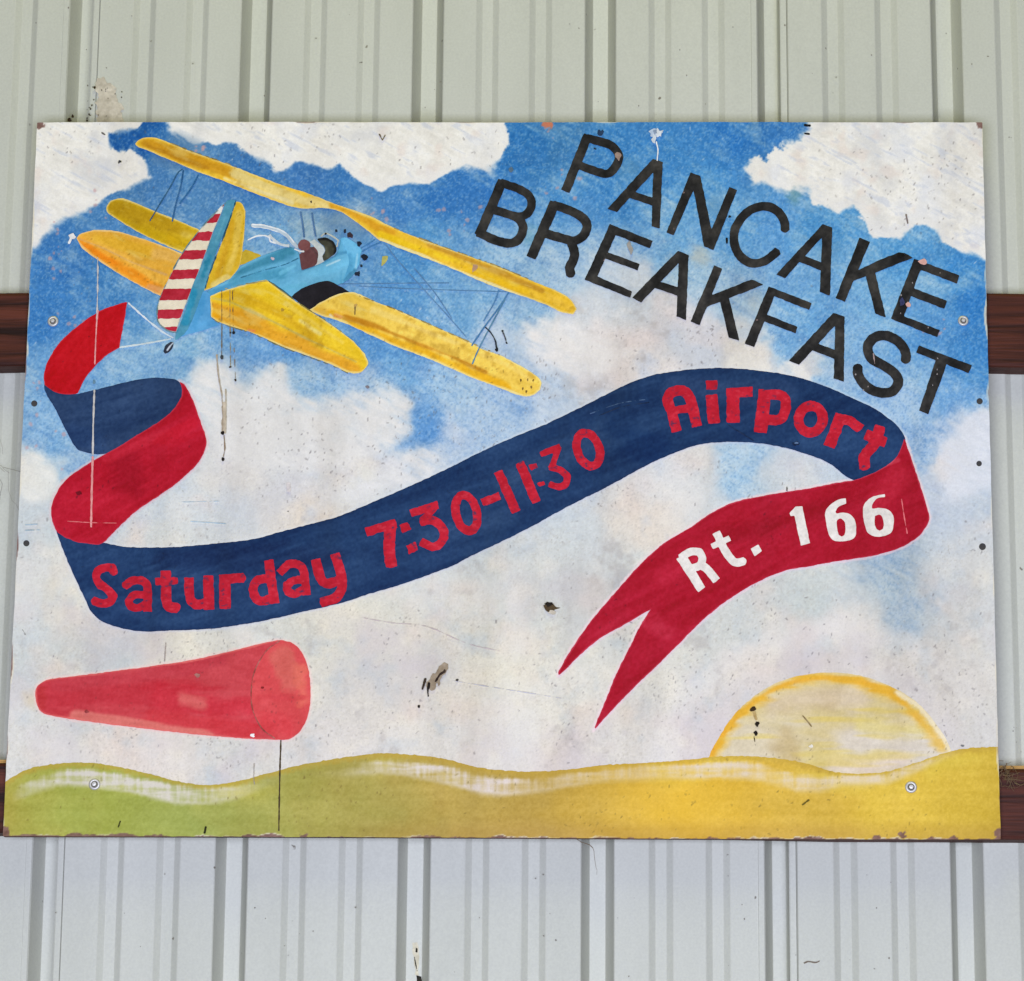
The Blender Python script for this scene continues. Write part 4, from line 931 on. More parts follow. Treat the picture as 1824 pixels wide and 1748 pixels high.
ribbon('band', SEG4, NAVY, [([(120, 980), (500, 1060), (640, 1010)], 40, (38, 68, 108), .6), ([(300, 1000), (600, 990)], 34, (14, 40, 80), .8), ([(900, 860), (1100, 760)], 40, (42, 68, 104), .65), ([(1100, 760), (1160, 800)], 44, (10, 44, 88), .8), ([(1200, 690), (1400, 700)], 30, (46, 70, 108), .65), ([(1440, 780), (1580, 800)], 40, (44, 76, 118), .6), ([(760, 960), (900, 920)], 30, (50, 78, 116), .5), ([(160, 1060), (300, 1105), (500, 1080)], 20, (40, 70, 110), .6)], (20, 40, 76), 4, 903, 'long navy band that carries the red lettering', -.32, (16, 28, 52))
ribbon('band', SEG3, (176, 10, 36), [(T('R1', 640, 1150, 640, 1330), 40, (154, 2, 28), .8), (T('R1', 500, 1120, 900, 950), 14, (196, 34, 54), .7), (T('R1', 900, 1000, 1080, 900), 30, (200, 14, 40), .6), (T('R1', 250, 1400, 600, 1450), 34, (190, 22, 46), .6)], (214, 70, 84), 5, 904, 'red curling band left of the clouds', -.5)
ribbon('band', SEG5, (166, 6, 34), [([(1600, 850), (1560, 900)], 30, (188, 32, 54), .7), ([(1500, 900), (1300, 960)], 30, (152, 2, 28), .7), ([(1160, 1110), (1190, 1130)], 24, (190, 40, 62), .7), ([(1180, 1030), (1260, 980)], 26, (190, 30, 56), .6), ([(1540, 840), (1600, 820)], 5, (206, 70, 84), .7), ([(1040, 1150), (1120, 1090)], 14, (182, 24, 50), .6)], (222, 96, 112), 5, 905, 'red swallow-tailed end of the ribbon', -.5)

# ---- lettering
head = empty('headline_lettering', sign, 'black slanting headline PANCAKE BREAKFAST')
def black(seed):
    def f(x, y):
        b = fbm(x, y, 24, seed, 3); st = fbm(x, y, 7, seed + 3, 3); fi = fbm(x, y, 3.5, seed + 7, 2); chip = fbm(x, y, 11, seed + 11, 3)
        c = np.tile(np.array((36, 35, 35.0)), (len(x), 1))
        c = mix(c, (62, 59, 55), np.clip(.15 + .8 * b, 0, .9)); c = mix(c, (22, 21, 22), np.clip(-.9 * b - .1, 0, .9))
        c += (5 * st + 5 * fi)[:, None]
        c = mix(c, (176, 142, 134), sstep(1.3, 1.5, chip + .25 * fi))
        return albedo(np.clip(c, 0, 255))
    return f
def Q(fr, *xy): return ('q', T(fr, *xy))
def S(fr, w, *xy): return ('s', T(fr, *xy), w / FR[fr][2])
HEAD = {
 'P': [Q('L1', 800, 30, 862, 52, 698, 458, 637, 432), S('L1', 60, 818, 64, 930, 94, 1000, 122, 1048, 185, 1036, 250, 985, 312, 930, 316, 775, 262)],
 'A': [Q('L1', 1290, 213, 1362, 235, 1330, 272, 1035, 592, 968, 570), Q('L1', 1300, 225, 1362, 235, 1342, 712, 1282, 695, 1296, 260), Q('L1', 1150, 443, 1300, 492, 1300, 552, 1105, 483)],
 'N': [Q('L1', 1560, 310, 1625, 332, 1440, 757, 1387, 738), Q('L1', 1560, 310, 1630, 335, 1715, 740, 1720, 862, 1655, 838), Q('L2', 495, 15, 565, 45, 355, 578, 272, 546)],
 'C': [S('L2', 78, 992, 402, 985, 330, 940, 250, 870, 200, 790, 190, 690, 218, 610, 285, 555, 370, 535, 460, 550, 560, 600, 640, 680, 690, 770, 690, 850, 650, 928, 585)],
 'A2': [Q('L2', 1325, 347, 1412, 378, 1370, 405, 990, 830, 912, 795), Q('L2', 1330, 352, 1412, 378, 1390, 985, 1300, 950, 1322, 420), Q('L2', 1165, 630, 1330, 692, 1320, 765, 1105, 678)],
 'K': [Q('L3', 455, 118, 548, 155, 325, 690, 242, 655), Q('L3', 415, 420, 640, 312, 805, 248, 860, 256, 932, 297, 780, 357, 590, 432, 370, 515), Q('L3', 510, 455, 592, 425, 690, 830, 595, 795)],
 'E': [Q('L3', 940, 303, 1020, 335, 830, 875, 732, 840), Q('L3', 940, 303, 1343, 455, 1322, 527, 960, 390), Q('L3', 920, 562, 1235, 680, 1210, 752, 890, 630), Q('L3', 760, 782, 1168, 940, 1148, 1005, 732, 840)],
 'B': [Q('L1', 190, 353, 255, 377, 88, 768, 20, 745), S('L1', 60, 205, 382, 330, 425, 398, 465, 428, 520, 415, 580, 375, 615, 320, 622, 160, 578), S('L1', 64, 300, 618, 345, 650, 366, 705, 348, 770, 300, 810, 240, 812, 150, 785, 45, 735)],
 'R': [Q('L1', 560, 507, 632, 532, 455, 933, 390, 905), S('L1', 64, 580, 540, 700, 582, 790, 632, 824, 690, 800, 755, 745, 795, 690, 792, 520, 742), S('L1', 66, 705, 800, 734, 880, 722, 940, 698, 990, 708, 1040)],
 'E2': [Q('L1', 985, 677, 1050, 702, 875, 1100, 805, 1075), Q('L1', 985, 677, 1292, 798, 1270, 852, 1000, 745), Q('L1', 915, 858, 1200, 962, 1183, 1008, 900, 905), Q('L1', 830, 1022, 1145, 1158, 1130, 1203, 805, 1075)],
 'A3': [Q('L1', 1470, 867, 1547, 900, 1500, 930, 1208, 1235, 1142, 1203), Q('L1', 1475, 880, 1547, 900, 1528, 1362, 1460, 1335, 1476, 930), Q('L1', 1340, 1088, 1490, 1132, 1485, 1193, 1290, 1128)],
 'K2': [Q('L2', 360, 715, 433, 742, 230, 1247, 150, 1213), Q('L2', 320, 985, 500, 915, 690, 838, 800, 886, 690, 930, 480, 1012, 270, 1092), Q('L2', 412, 1030, 492, 1000, 585, 1387, 490, 1355)],
 'F': [Q('L2', 845, 900, 920, 930, 715, 1440, 632, 1410), Q('L2', 845, 900, 1228, 1050, 1205, 1112, 870, 980), Q('L2', 800, 1140, 1102, 1260, 1085, 1320, 790, 1205)],
 'A4': [Q('L2', 1420, 1135, 1518, 1170, 1480, 1200, 1115, 1600, 1025, 1562), Q('L3', 228, 790, 322, 820, 315, 1400, 225, 1370, 240, 860), Q('L3', 75, 1055, 250, 1122, 245, 1202, 0, 1108)],
 'S': [S('L3', 88, 866, 1212, 866, 1150, 838, 1085, 770, 1022, 680, 988, 590, 1005, 533, 1070, 533, 1140, 570, 1200, 660, 1250, 740, 1302, 795, 1365, 792, 1430, 745, 1485, 660, 1500, 560, 1470, 485, 1408, 443, 1335, 437, 1268)],
 'T': [Q('L3', 985, 1078, 1457, 1253, 1425, 1325, 958, 1140), Q('L3', 1145, 1170, 1245, 1205, 1065, 1692, 985, 1655)]}
for i, (k, prims) in enumerate(HEAD.items()):
    painted('letter', prims, black(1000 + 13 * i), 3 + .08 * i, head, 1.5, .6, 'black letter ' + k[0], seed=35)

wordr = empty('banner_lettering', sign, 'red lettering Saturday 7:30-11:30 Airport on the navy ribbon')
def redl(seed):
    def f(x, y):
        a = fbm(x, y, 6, seed, 3); b = fbm(x, y, 20, seed + 4, 2); w = fbm(x, y, 5, seed + 8, 3, 1.8, 1)
        c = np.array((188, 22, 44.0)) + (9 * a + 8 * b)[:, None] * np.array((1, .6, .6))
        c = mix(c, (120, 34, 62), np.clip(.9 * w - .4, 0, .6)); c = mix(c, (52, 54, 92), np.clip(1.6 * w - 1.25 + .5 * b, 0, .8))
        return albedo(np.clip(mix(c, (214, 66, 78), np.clip(-1.0 * w - .35, 0, .5)), 0, 255))
    return f
def O(fr, w, cx, cy, rx, ry, rot, n=16):
    a = np.linspace(0, 2 * math.pi, n + 1); r = math.radians(rot)
    px_ = cx + rx * np.cos(a) * math.cos(r) - ry * np.sin(a) * math.sin(r); py_ = cy + rx * np.cos(a) * math.sin(r) + ry * np.sin(a) * math.cos(r)
    return ('s', T(fr, *np.stack([px_, py_], 1).ravel()), w / FR[fr][2], 'round')
RD = [('S', [S('R2', 40, 340, 272, 332, 246, 295, 246, 258, 262, 245, 295, 265, 335, 310, 365, 337, 398, 322, 430, 275, 438, 228, 424)]),
      ('a', [S('R2', 40, 396, 345, 440, 318, 490, 316, 520, 345, 522, 480), S('R2', 38, 515, 392, 450, 395, 420, 425, 430, 455, 468, 462, 515, 440)]),
      ('t', [S('R2', 52, 620, 265, 624, 420, 640, 455, 682, 462), S('R2', 34, 566, 322, 684, 316)]),
      ('u', [S('R2', 46, 745, 302, 750, 410, 785, 448, 840, 432), S('R2', 52, 848, 290, 853, 470)]),
      ('r', [S('R2', 58, 936, 285, 940, 464), S('R2', 46, 935, 308, 990, 304, 1036, 300)]),
      ('d', [S('R2', 44, 1180, 305, 1120, 312, 1092, 350, 1100, 405, 1135, 425, 1185, 412), S('R2', 46, 1174, 207, 1205, 436)]),
      ('a', [S('R2', 40, 1232, 275, 1278, 230, 1330, 228, 1362, 262, 1378, 392), S('R2', 38, 1368, 310, 1310, 315, 1270, 342, 1275, 375, 1312, 386, 1365, 360)]),
      ('y', [S('R2', 48, 1425, 203, 1452, 300, 1490, 332, 1555, 312), S('R2', 48, 1530, 172, 1568, 300, 1562, 370, 1528, 412, 1456, 434)]),
      ('7', [S('R3', 58, 92, 832, 200, 798, 298, 772), S('R3', 76, 262, 762, 254, 950, 268, 1076)]),
      (':', [Q('R3', 328, 785, 385, 762, 405, 810, 350, 836), Q('R3', 378, 930, 440, 903, 456, 960, 395, 986)]),
      ('3', [S('R3', 50, 408, 698, 598, 640), S('R3', 44, 580, 655, 492, 745), S('R3', 55, 475, 762, 560, 748, 622, 790, 645, 850, 620, 910, 560, 937, 478, 902)]),
      ('0', [O('R3', 54, 803, 696, 74, 130, -14)]),
      ('-', [S('R3', 50, 916, 622, 1038, 575)]), ('1', [S('R3', 60, 1030, 403, 1158, 687)]), ('1', [S('R3', 60, 1183, 338, 1302, 617)]),
      (':', [Q('R3', 1250, 357, 1302, 343, 1308, 372, 1268, 388), Q('R3', 1312, 485, 1352, 473, 1358, 494, 1324, 508)]),
      ('3', [S('R3', 40, 1332, 278, 1470, 226), S('R3', 38, 1460, 225, 1440, 290, 1405, 375), S('R3', 42, 1395, 368, 1470, 388, 1525, 435, 1510, 490, 1460, 510, 1395, 488)]),
      ('0', [O('R3', 54, 1672, 244, 78, 122, -20)]),
      ('A', [S('R4', 48, 487, 356, 462, 260, 442, 200, 462, 165, 510, 156, 545, 178, 566, 240, 588, 332), S('R4', 36, 455, 258, 565, 240)]),
      ('i', [S('R4', 54, 660, 108, 661, 150, ), S('R4', 56, 660, 178, 673, 316)]),
      ('r', [S('R4', 60, 765, 146, 767, 312), S('R4', 44, 740, 168, 862, 162)]),
      ('p', [S('R4', 60, 926, 153, 902, 362), S('R4', 46, 920, 178, 990, 176, 1026, 202, 1024, 258, 994, 300, 920, 298)]),
      ('o', [O('R4', 46, 1151, 297, 60, 66, 10)]),
      ('r', [S('R4', 54, 1302, 276, 1244, 432), S('R4', 46, 1290, 300, 1345, 306, 1396, 346)]),
      ('t', [S('R4', 50, 1496, 332, 1468, 420, 1418, 480, 1420, 540), S('R4', 48, 1424, 374, 1522, 412)])]
for i, (ch, prims) in enumerate(RD):
    painted('letter', prims, redl(1300 + 9 * i), 6 + .08 * i, wordr, 1.5, 1.0, 'red painted character ' + ch, seed=37, grow=.7)

wordw = empty('route_lettering', sign, 'white lettering Rt. 166 on the red ribbon end')
def whitel(seed):
    return lambda x, y: albedo(np.clip(np.array((228, 221, 212.0)) + (8 * fbm(x, y, 9, seed, 3) + 6 * fbm(x, y, 4, seed + 4, 2))[:, None], 0, 255))
WH = [('R', [Q('R5', 855, 555, 915, 518, 1050, 745, 1003, 782), S('R5', 52, 880, 548, 950, 506, 1010, 506, 1030, 550, 1010, 600, 940, 622), S('R5', 56, 1005, 590, 1060, 622, 1126, 702)]),
      ('t', [S('R5', 54, 1124, 374, 1180, 490, 1230, 562, 1262, 580, 1315, 568), S('R5', 40, 1095, 470, 1216, 414)]),
      ('.', [Q('R5', 1355, 485, 1410, 455, 1433, 500, 1385, 535)]),
      ('1', [Q('R6', 280, 682, 340, 617, 415, 612, 496, 1005, 400, 1035, 330, 712, 290, 718)]),
      ('6', [('p', T('R6', 880, 525, 886, 585, 800, 620, 770, 670, 778, 690, 850, 680, 930, 700, 975, 760, 990, 840, 985, 920, 950, 965, 870, 985, 770, 985, 720, 950, 690, 880, 665, 760, 660, 690, 690, 620, 750, 570, 810, 540)), ('-', T('R6', 830, 740, 865, 780, 875, 860, 865, 920, 835, 935, 800, 915, 790, 850, 780, 780, 795, 750))]),
      ('6', [('p', T('R6', 1295, 485, 1298, 512, 1215, 530, 1170, 580, 1158, 625, 1165, 640, 1240, 628, 1330, 650, 1385, 710, 1390, 800, 1375, 880, 1320, 920, 1240, 938, 1170, 930, 1110, 890, 1080, 800, 1062, 690, 1070, 610, 1110, 550, 1170, 510, 1240, 490)), ('-', T('R6', 1190, 715, 1230, 700, 1265, 720, 1285, 790, 1275, 850, 1240, 875, 1205, 850, 1185, 790))])]
for i, (ch, prims) in enumerate(WH):
    painted('letter', prims, whitel(1600 + 9 * i), 6, wordw, 1.4, .5, 'white painted character ' + ch, seed=38)

# ---- drips, scratches and knocks
wear = empty('wear_marks', sign, 'drips, scratches and knocks on the painted face')
def mark(name, fr, w, pts, cc, layer=10, cap='round', wob=.6):
    painted(name, [('s', T(fr, *pts), w, cap)], stroke_paint(cc, [], None, 12, 1700 + len(wear.children)), layer + .08 * (len(wear.children) % 9), wear, 1.1, wob)
def blob(name, cx, cy, rx, ry, cc, layer=11, seed=0, n=9):
    rr = np.random.default_rng(seed + int(cx))
    q = np.array([(cx + rx * (1 + .28 * rr.normal()) * math.cos(t), cy + ry * (1 + .28 * rr.normal()) * math.sin(t)) for t in np.linspace(0, 2 * math.pi, n + 1)[:-1]])
    painted(name, [('p', q)], stroke_paint(cc, [], None, 10, 1800 + len(wear.children)), layer, wear, 1.0, .3)
mark('drip', 'R1', 2.2, (434, -230, 432, 20, 424, 250, 414, 480), (186, 184, 184), wob=.9)
mark('drip', 'R1', 2.4, (436, 130, 424, 250, 414, 490), (226, 150, 150))
mark('drip', 'R1', 3.2, (411, 668, 404, 870, 400, 1100), (188, 184, 178))
mark('drip', 'R1', 3.6, (399, 1120, 393, 1350, 388, 1590), (222, 150, 146))
mark('scratch', 'R1', 1.4, (230, 1553, 380, 1562, 560, 1566), (214, 110, 112))
mark('drip', 'P3', 1.3, (540, 150, 541, 400, 540, 620), (120, 98, 62)); blob('drip_end', *T('P3', 543, 622)[0], 2.6, 4.5, (56, 60, 66))
mark('drip', 'P3', 1.0, (598, 150, 600, 450, 602, 690), (146, 128, 92)); blob('drip_end', *T('P3', 600, 696)[0], 2.6, 2.6, (60, 50, 44))
mark('drip', 'P3', 1.0, (616, 150, 624, 450), (116, 92, 60)); blob('drip_end', *T('P3', 624, 452)[0], 2.6, 2.8, (30, 30, 36))
mark('drip', 'P3', 1.1, (628, 560, 634, 700, 638, 785), (140, 124, 110)); blob('drip_end', *T('P3', 637, 788)[0], 2.4, 2.6, (56, 46, 40))
blob('drip_end', *T('P3', 601, 452)[0], 1.8, 2.2, (40, 40, 46))
mark('drip', 'R1', 2.6, (1240, 430, 1250, 560, 1275, 700), (170, 156, 136)); mark('drip', 'R1', 8.5, (1290, 760, 1290, 860, 1284, 950), (186, 172, 150), wob=1.6); mark('drip', 'R1', 2.0, (1300, 660, 1302, 800, 1298, 960), (176, 164, 142)); mark('drip', 'R1', 1.6, (1275, 700, 1280, 860, 1278, 960), (158, 142, 122))
mark('drip', 'R1', 1.8, (1288, 970, 1294, 1060, 1282, 1125), (138, 116, 92)); blob('drip_end', *T('R1', 1280, 955)[0], 3.2, 4.0, (34, 28, 26)); blob('drip_end', *T('R1', 1281, 1132)[0], 2.6, 3.4, (34, 28, 26))
blob('knock', *T('R1', 308, 1362)[0], 6, 4.2, (110, 6, 22)); blob('knock', *T('R1', 408, 608)[0], 2, 4, (96, 130, 150)); blob('knock', *T('R1', 1010, 1350)[0], .8, .8, (96, 90, 90))
mark('drip', 'P4', 2.4, (900, 815, 935, 850, 968, 905, 978, 960), (44, 50, 60)); blob('drip_end', *T('P4', 978, 970)[0], 2.8, 3.4, (26, 26, 30)); mark('drip', 'P4', 1.6, (1020, 838, 1040, 890, 1048, 925), (60, 60, 66)); blob('drip_end', *T('P4', 1048, 926)[0], 2.0, 2.6, (30, 30, 34)); blob('knock', *T('P4', 1022, 840)[0], 2.4, 2.0, (40, 44, 52))
blob('knock', *T('P4', 818, 388)[0], 5.5, 6.5, (188, 150, 120))
for a, b in ((1150, 1190), (1200, 1185), (1165, 1250), (1225, 1240), (1190, 1270), (1240, 1190)): blob('knock', *T('P4', a, b)[0], 1.6, 2.4, (120, 92, 40))
blob('knock', *T('P3', 975, 288)[0], 2.6, 3.0, (176, 140, 50)); mark('scratch', 'P3', 2.4, (1490, 265, 1488, 320), (130, 106, 60)); blob('knock', *T('P3', 1495, 258)[0], 3.2, 2.6, (186, 150, 80))
blob('knock', *T('P3', 1575, 840)[0], 4.2, 2.4, (120, 112, 118)); blob('knock', *T('P2', 512, 725)[0], 3, 3, (190, 170, 180)); blob('knock', *T('P2', 925, 118)[0], 1.8, 2.6, (60, 56, 44))
blob('knock', *T('P1', 560, 348)[0], 3.2, 3.2, (60, 62, 66)); blob('knock', *T('P1', 55, 1150)[0], 6.5, 5, (232, 230, 228)); mark('knock', 'P1', 4.0, (40, 1165, 20, 1215), (230, 230, 230)); mark('scratch', 'P1', 2.2, (370, 40, 400, 62), (90, 84, 84))
# plaster blob and its white thread above the letter A, dark knock above the letter P
blob('plaster_blob', *T('L1', 1312, 24)[0], 10, 9, (176, 192, 212), 11, 2, 13); blob('plaster_blob', *T('L1', 1334, 30)[0], 6, 9, (214, 220, 226), 12, 5, 11); blob('plaster_blob', *T('L1', 1300, 66)[0], 4.5, 7, (206, 214, 222), 12.4, 3, 9); blob('knock', *T('L1', 1308, 20)[0], 4, 4, (132, 148, 170), 12.8); mark('scratch', 'L1', 1.8, (1316, 92, 1328, 150, 1322, 225), (232, 236, 240)); blob('knock', *T('L1', 918, 20)[0], 4.6, 7.5, (40, 62, 92))
blob('knock', *T('L1', 882, 142)[0], 2.4, 2.2, (24, 30, 44)); blob('knock', *T('L1', 282, 285)[0], 3.8, 5, (86, 110, 130)); blob('knock', *T('L1', 1045, 190)[0], 5.5, 8, (160, 138, 126)); blob('knock', *T('L1', 1130, 840)[0], 5, 11, (150, 146, 140)); blob('knock', *T('L3', 825, 275)[0], 5, 4, (14, 12, 12)); blob('knock', *T('L3', 1020, 335)[0], 7, 5.5, (214, 164, 152))
mark('scratch', 'L3', 2.0, (578, 1150, 590, 1235), (170, 150, 148)); mark('scratch', 'L2', 3.4, (472, 475, 474, 515), (24, 22, 22)); blob('knock', *T('L2', 497, 280)[0], 2.4, 2.4, (26, 26, 28)); blob('knock', *T('L3', 830, 690)[0], 5, 8, (52, 56, 92)); blob('knock', *T('L3', 890, 715)[0], 4, 5, (206, 160, 150))
for a, b in ((925, 520), (825, 630), (820, 790), (1170, 430), (1150, 1190), (1145, 1290), (1145, 1330), (1105, 1430), (1065, 920), (420, 1335), (530, 1440), (490, 1475)): blob('knock', *T('L3', a, b)[0], 1.0, 1.8, (150, 142, 140))
# holes and gouges low on the panel
blob('gouge', 982, 1083, 11.5, 9.5, (74, 58, 36)); blob('gouge', 978, 1077, 6, 5, (34, 26, 18), 12); blob('gouge', 983, 1091, 7, 4, (196, 186, 168), 12)
mark('gouge', 'O', 17, (791, 1190, 779, 1207, 769, 1221), (158, 142, 120), wob=3.5); mark('gouge', 'O', 5.5, (792, 1196, 782, 1204, 776, 1214), (44, 30, 20), 11, wob=2); mark('gouge', 'O', 4, (764, 1218, 762, 1232, 763, 1240), (30, 24, 18), 11, wob=1.2); mark('gouge', 'O', 3, (758, 1210, 752, 1228), (60, 48, 36), 11, wob=1.2); blob('gouge', 746, 1259, 1.8, 2.8, (40, 32, 28)); blob('gouge', 814, 1212, 3, 2.2, (70, 66, 64))
blob('gouge', *T('R7', 326, 272)[0], 5, 6, (58, 40, 16)); blob('gouge', *T('R7', 354, 354)[0], 3.2, 4.8, (30, 22, 12)); blob('gouge', *T('R7', 346, 412)[0], 3.4, 4, (28, 20, 12)); mark('gouge', 'R7', 4.5, (335, 285, 348, 330), (180, 152, 96), 10); mark('scratch', 'R7', 1.2, (336, 430, 344, 485), (70, 56, 30))
mark('scratch', 'R7', 1.6, (615, 305, 670, 372), (140, 120, 80)); mark('scratch', 'R7', 3.4, (618, 825, 652, 800), (112, 96, 30)); blob('knock', *T('R7', 668, 487)[0], 4, 3, (232, 226, 210)); blob('knock', *T('R7', 1545, 483)[0], 3, 2.2, (112, 112, 112))
mark('scratch', 'R6', 1.8, (1475, 535, 1500, 700, 1535, 900), (226, 110, 116)); blob('knock', *T('R4', 1078, 420)[0], 6.5, 4.0, (22, 40, 70)); blob('knock', *T('R4', 1080, 415)[0], 3, 1.6, (88, 112, 146), 12)
mark('scratch', 'R4', 2.0, (740, 325, 800, 362, 870, 405), (20, 38, 72)); mark('scratch', 'R4', 1.2, (60, 270, 200, 220, 330, 200), (70, 96, 132)); mark('scratch', 'R4', 1.1, (90, 285, 220, 235, 350, 215), (20, 34, 62)); mark('scratch', 'R5', 1.4, (1603, 66, 1603, 92), (60, 50, 60))
mark('scratch', 'H1', 2.6, (630, 480, 620, 510), (60, 60, 20)); mark('scratch', 'H1', 4.2, (1078, 512, 1072, 540), (44, 44, 14)); mark('scratch', 'H1', 1.0, (1332, 170, 1330, 260, 1336, 295), (160, 150, 140)); blob('knock', *T('W', 1325, 1088)[0], 5, 3.4, (236, 232, 228)); mark('scratch', 'W', 1.0, (870, 590, 862, 700), (160, 146, 138)); mark('scratch', 'W', 1.6, (118, 535, 132, 560), (70, 66, 66))
blob('knock', *T('W', 1375, 838)[0], 2.6, 2.6, (140, 40, 40)); blob('knock', *T('W', 455, 965)[0], 4, 3, (150, 60, 60)); blob('knock', *T('W', 1035, 775)[0], 4.5, 4, (168, 110, 100)); mark('drip', 'O', 6.5, (513, 862, 514, 874), (206, 198, 194), 10, wob=1.4); blob('knock', 513, 911, 1.2, 1.2, (70, 66, 66))
mark('scratch', 'O', 1.1, (648, 1101, 700, 1110, 760, 1116, 830, 1146, 890, 1160), (196, 182, 184)); mark('scratch', 'O', 1.1, (800, 1212, 900, 1228, 1000, 1244), (198, 196, 206)); mark('scratch', 'O', 1.6, (1614, 382, 1617, 398), (110, 96, 92)); mark('scratch', 'O', 4.0, (1434, 223, 1442, 224), (20, 20, 26)); mark('scratch', 'O', 3.2, (1434, 238, 1441, 239), (28, 28, 40)); mark('scratch', 'O', 2.2, (676, 240, 681, 250, 686, 241), (96, 84, 66))
mark('scratch', 'O', 1.2, (300, 895, 390, 893), (184, 200, 212)); mark('scratch', 'O', 1.6, (340, 929, 402, 933), (178, 198, 212)); mark('scratch', 'O', 2.2, (46, 935, 66, 934), (160, 180, 194)); mark('scratch', 'O', 2.0, (46, 945, 70, 944), (166, 184, 194))

# ---- fixings
def lathe(prof, n=28):
    v = []; f = []
    for (r, y) in prof:
        for k in range(n):
            a = 2 * math.pi * k / n
            v.append((r * math.cos(a), y, r * math.sin(a)))
    for i in range(len(prof) - 1):
        for k in range(n):
            f.append((i * n + k, i * n + (k + 1) % n, (i + 1) * n + (k + 1) % n, (i + 1) * n + k))
    f.append(tuple(range((len(prof) - 1) * n, len(prof) * n)))
    return v, f
def fix(name, v, f, m, parent, loc):
    me = py_mesh(name, v, f, True)
    import bmesh
    bm = bmesh.new(); bm.from_mesh(me); bmesh.ops.recalc_face_normals(bm, faces=bm.faces); bm.to_mesh(me); bm.free()
    o = link(name, me, m, parent); o.location = loc
    return o
def screw(px_, py_, r, label):
    k = 0.000713                                 # metres per photo pixel on the sign
    x, z = unproject(px_, py_, -0.003)
    R_ = r * k
    v, f = lathe([(R_ * 1.02, 0.0), (R_ * 1.05, -0.0012), (R_ * .92, -0.0022), (R_ * .60, -0.0026), (R_ * .56, -0.0012)])
    s = fix('screw', v, f, M_ZINC, sign, (x, -0.0004, z - ZS)); s['label'] = label
    v, f = lathe([(R_ * .62, 0.0), (R_ * .60, -0.0016), (R_ * .5, -0.0016)])
    fix('sealing_ring', v, f, M_RUBBER, s, (0, -0.0006, 0))
    v, f = lathe([(R_ * .44, 0.0), (R_ * .43, -0.0040), (R_ * .38, -0.0047), (R_ * .1, -0.0049)], 6)
    h = fix('hex_head', v, f, M_ZINC, s, (0, -0.0006, 0))
    h.data.polygons.foreach_set('use_smooth', [False] * len(h.data.polygons))
screw(94, 572, 9.4, 'screw with washer by the red ribbon start'); screw(1716, 571, 9.0, 'screw with washer beside the letter E')
screw(168, 1397, 9.6, 'screw with washer in the green hills'); screw(1623, 1402, 9.8, 'screw with washer in the yellow hills')
for hx, hy, hr in HOLES:
    x, z = unproject(hx, hy, 0.0)
    v, f = lathe([(hr * 0.000713 * 1.25, 0.0), (hr * 0.000713 * 0.8, 0.0002)], 18)
    o = fix('screw_hole', v, f, M_HOLE, sign, (x, 0.0009, z - ZS))

# ------------------------------------------------------------------ dirt and nest scraps on the wall and rails
def tube(verts, faces, pts, r, n=5):
    pts = [Vector(p) for p in pts]; base = len(verts)
    for i, p in enumerate(pts):
        t = (pts[min(i + 1, len(pts) - 1)] - pts[max(i - 1, 0)]).normalized()
        a = t.orthogonal().normalized(); b = t.cross(a)
        rr = r * (1 - .6 * i / len(pts))
        for k in range(n):
            w = 2 * math.pi * k / n
            verts.append(tuple(p + a * rr * math.cos(w) + b * rr * math.sin(w)))
    for i in range(len(pts) - 1):
        for k in range(n):
            q = base + i * n
            faces.append((q + k, q + (k + 1) % n, q + n + (k + 1) % n, q + n + k))
def tuft(name, cx, cy, Yp, n, spread, length, m, label, cat, rad=0.0005, seed=3):
    r = random.Random(seed); v = []; f = []
    x0, z0 = unproject(cx, cy, Yp)
    for i in range(n):
        p = Vector((r.gauss(0, spread), r.uniform(-.006, .002), r.gauss(0, spread * 1.3)))
        d = Vector((r.gauss(0, 1), r.gauss(0, .35), r.gauss(-.4, 1))).normalized()
        pts = [p.copy()]
        for k in range(6):
            d = (d + Vector((r.gauss(0, .35), r.gauss(0, .15), r.gauss(-.08, .35)))).normalized()
            p = p + d * length / 6 * r.uniform(.5, 1.3); p.y = max(-0.018, min(p.y, 0.006)); pts.append(p.copy())
        tube(v, f, pts, rad * r.uniform(.6, 1.3))
    o = link(name, py_mesh(name, v, f), m)
    o.location = (x0, Yp, z0); o['label'] = label; o['category'] = cat
    return o
tuft('nest_tuft', 1790, 1376, 0.008, 34, 0.005, 0.024, M_FIBRE, 'tuft of dry brown nest fibres beside the sign at the lower rail', 'nest')
tuft('cobweb_strands', 12, 845, 0.040, 9, 0.012, 0.085, M_WEB, 'thin dusty cobweb strands on the wall left of the sign', 'cobweb', 0.00028, 9)
tuft('grass_stalk', 1056, 1512, 0.040, 2, 0.001, 0.04, M_FIBRE, 'thin dry stalk hanging under the bottom edge of the sign', 'stalk', 0.0005, 4)

def wall_mark(name, prims, colour, Yp, label, wob=1.5, step=1.4):
    P = pts_of(prims); xs, ys, X, Y = grid_for(P, step)
    F = field_of(X, Y, prims) + wob * fbm(X, Y, 8, 1901, 3)
    vx, vy, loops, sizes = field_mesh(name, xs, ys, F)
    wx, wz = unproject(vx, vy, Yp)
    me = raw_mesh(name, np.stack([wx, np.full(len(wx), Yp - YW), wz], 1), loops, sizes, colour(vx.astype(np.float32), vy.astype(np.float32)))
    return link(name, me, M_PAINT, wall, label)
def dots(rng, n, box, rmin, rmax):
    return [('q', np.array([(x + r * math.cos(t) * rng.uniform(.6, 1.3), y + r * math.sin(t) * rng.uniform(.7, 1.8)) for t in np.linspace(0, 6.28, 8)[:-1]])) for x, y, r in
            [(rng.uniform(box[0], box[2]), rng.uniform(box[1], box[3]), rng.uniform(rmin, rmax)) for _ in range(n)]]
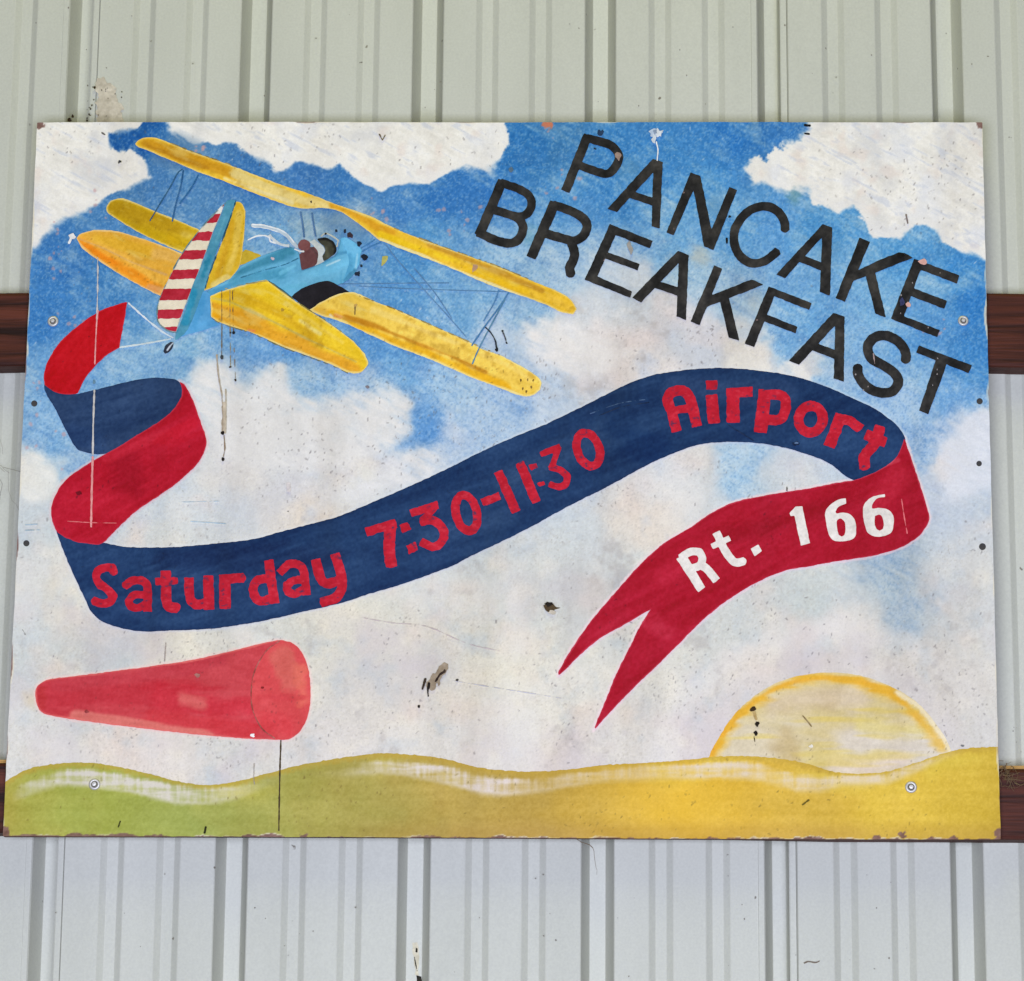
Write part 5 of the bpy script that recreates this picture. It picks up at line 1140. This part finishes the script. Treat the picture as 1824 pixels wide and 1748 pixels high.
wall_mark('mud_stain', [('p', np.array([(172, 138), (186, 142), (200, 152), (206, 170), (216, 188), (220, 206), (218, 222), (172, 222)], float))], stroke_paint((196, 188, 170), [], None, 14, 1910), YW - 0.0017, 'tan mud smear above the sign', 4.0)
rg = random.Random(12)
o = wall_mark('mud_specks', dots(rg, 14, (154, 152, 170, 216), .8, 2.0) + dots(rg, 12, (172, 150, 226, 216), .6, 1.3) + dots(rg, 4, (122, 198, 130, 216), 1.5, 3.2), stroke_paint((52, 40, 26), [], None, 8, 1911), YW - 0.0021, 'dark mud specks above the sign', .5, 1.0); o['kind'] = 'stuff'
wall_mark('bird_dropping', [('p', np.array([(734, 1680), (744, 1678), (747, 1700), (746, 1722), (745, 1738), (740, 1736), (737, 1712)], float))], stroke_paint((196, 190, 166), [], None, 14, 1912), YW + DEPTH - 0.0014, 'pale dropping in the rib below the sign')
wall_mark('bird_dropping', [('q', np.array([(741, 1688), (744, 1690), (744, 1698), (740, 1696)], float)), ('p', np.array([(742, 1738), (750, 1740), (752, 1752), (742, 1752)], float)), ('s', np.array([(738, 1705), (743, 1730)]), 2.0)], stroke_paint((36, 32, 22), [], None, 6, 1913), YW + DEPTH - 0.0018, 'dark spot in the rib below the sign', .6, 1.0)
wall_mark('scuff', [('s', np.array([(1432, 1716), (1440, 1713), (1452, 1715), (1460, 1712)], float), 2.4)], stroke_paint((112, 100, 88), [], None, 10, 1914), YW - 0.0017, 'small brown scuff below the sign', .7, 1.0)
for (bx0, by0, bx1, by1, n_) in ((20, 10, 620, 205, 9), (620, 10, 1220, 205, 9), (1220, 10, 1810, 205, 9), (30, 1530, 620, 1740, 9), (620, 1530, 1220, 1740, 9), (1220, 1530, 1810, 1740, 9), (1796, 1290, 1822, 1340, 4)):
    o = wall_mark('fly_specks', dots(rg, n_, (bx0, by0, bx1, by1), .6, 1.5), stroke_paint((130, 126, 116), [], None, 10, 1915), YW - 0.0017, 'scattered dark specks on the sheets', .3, 1.0); o['kind'] = 'stuff'
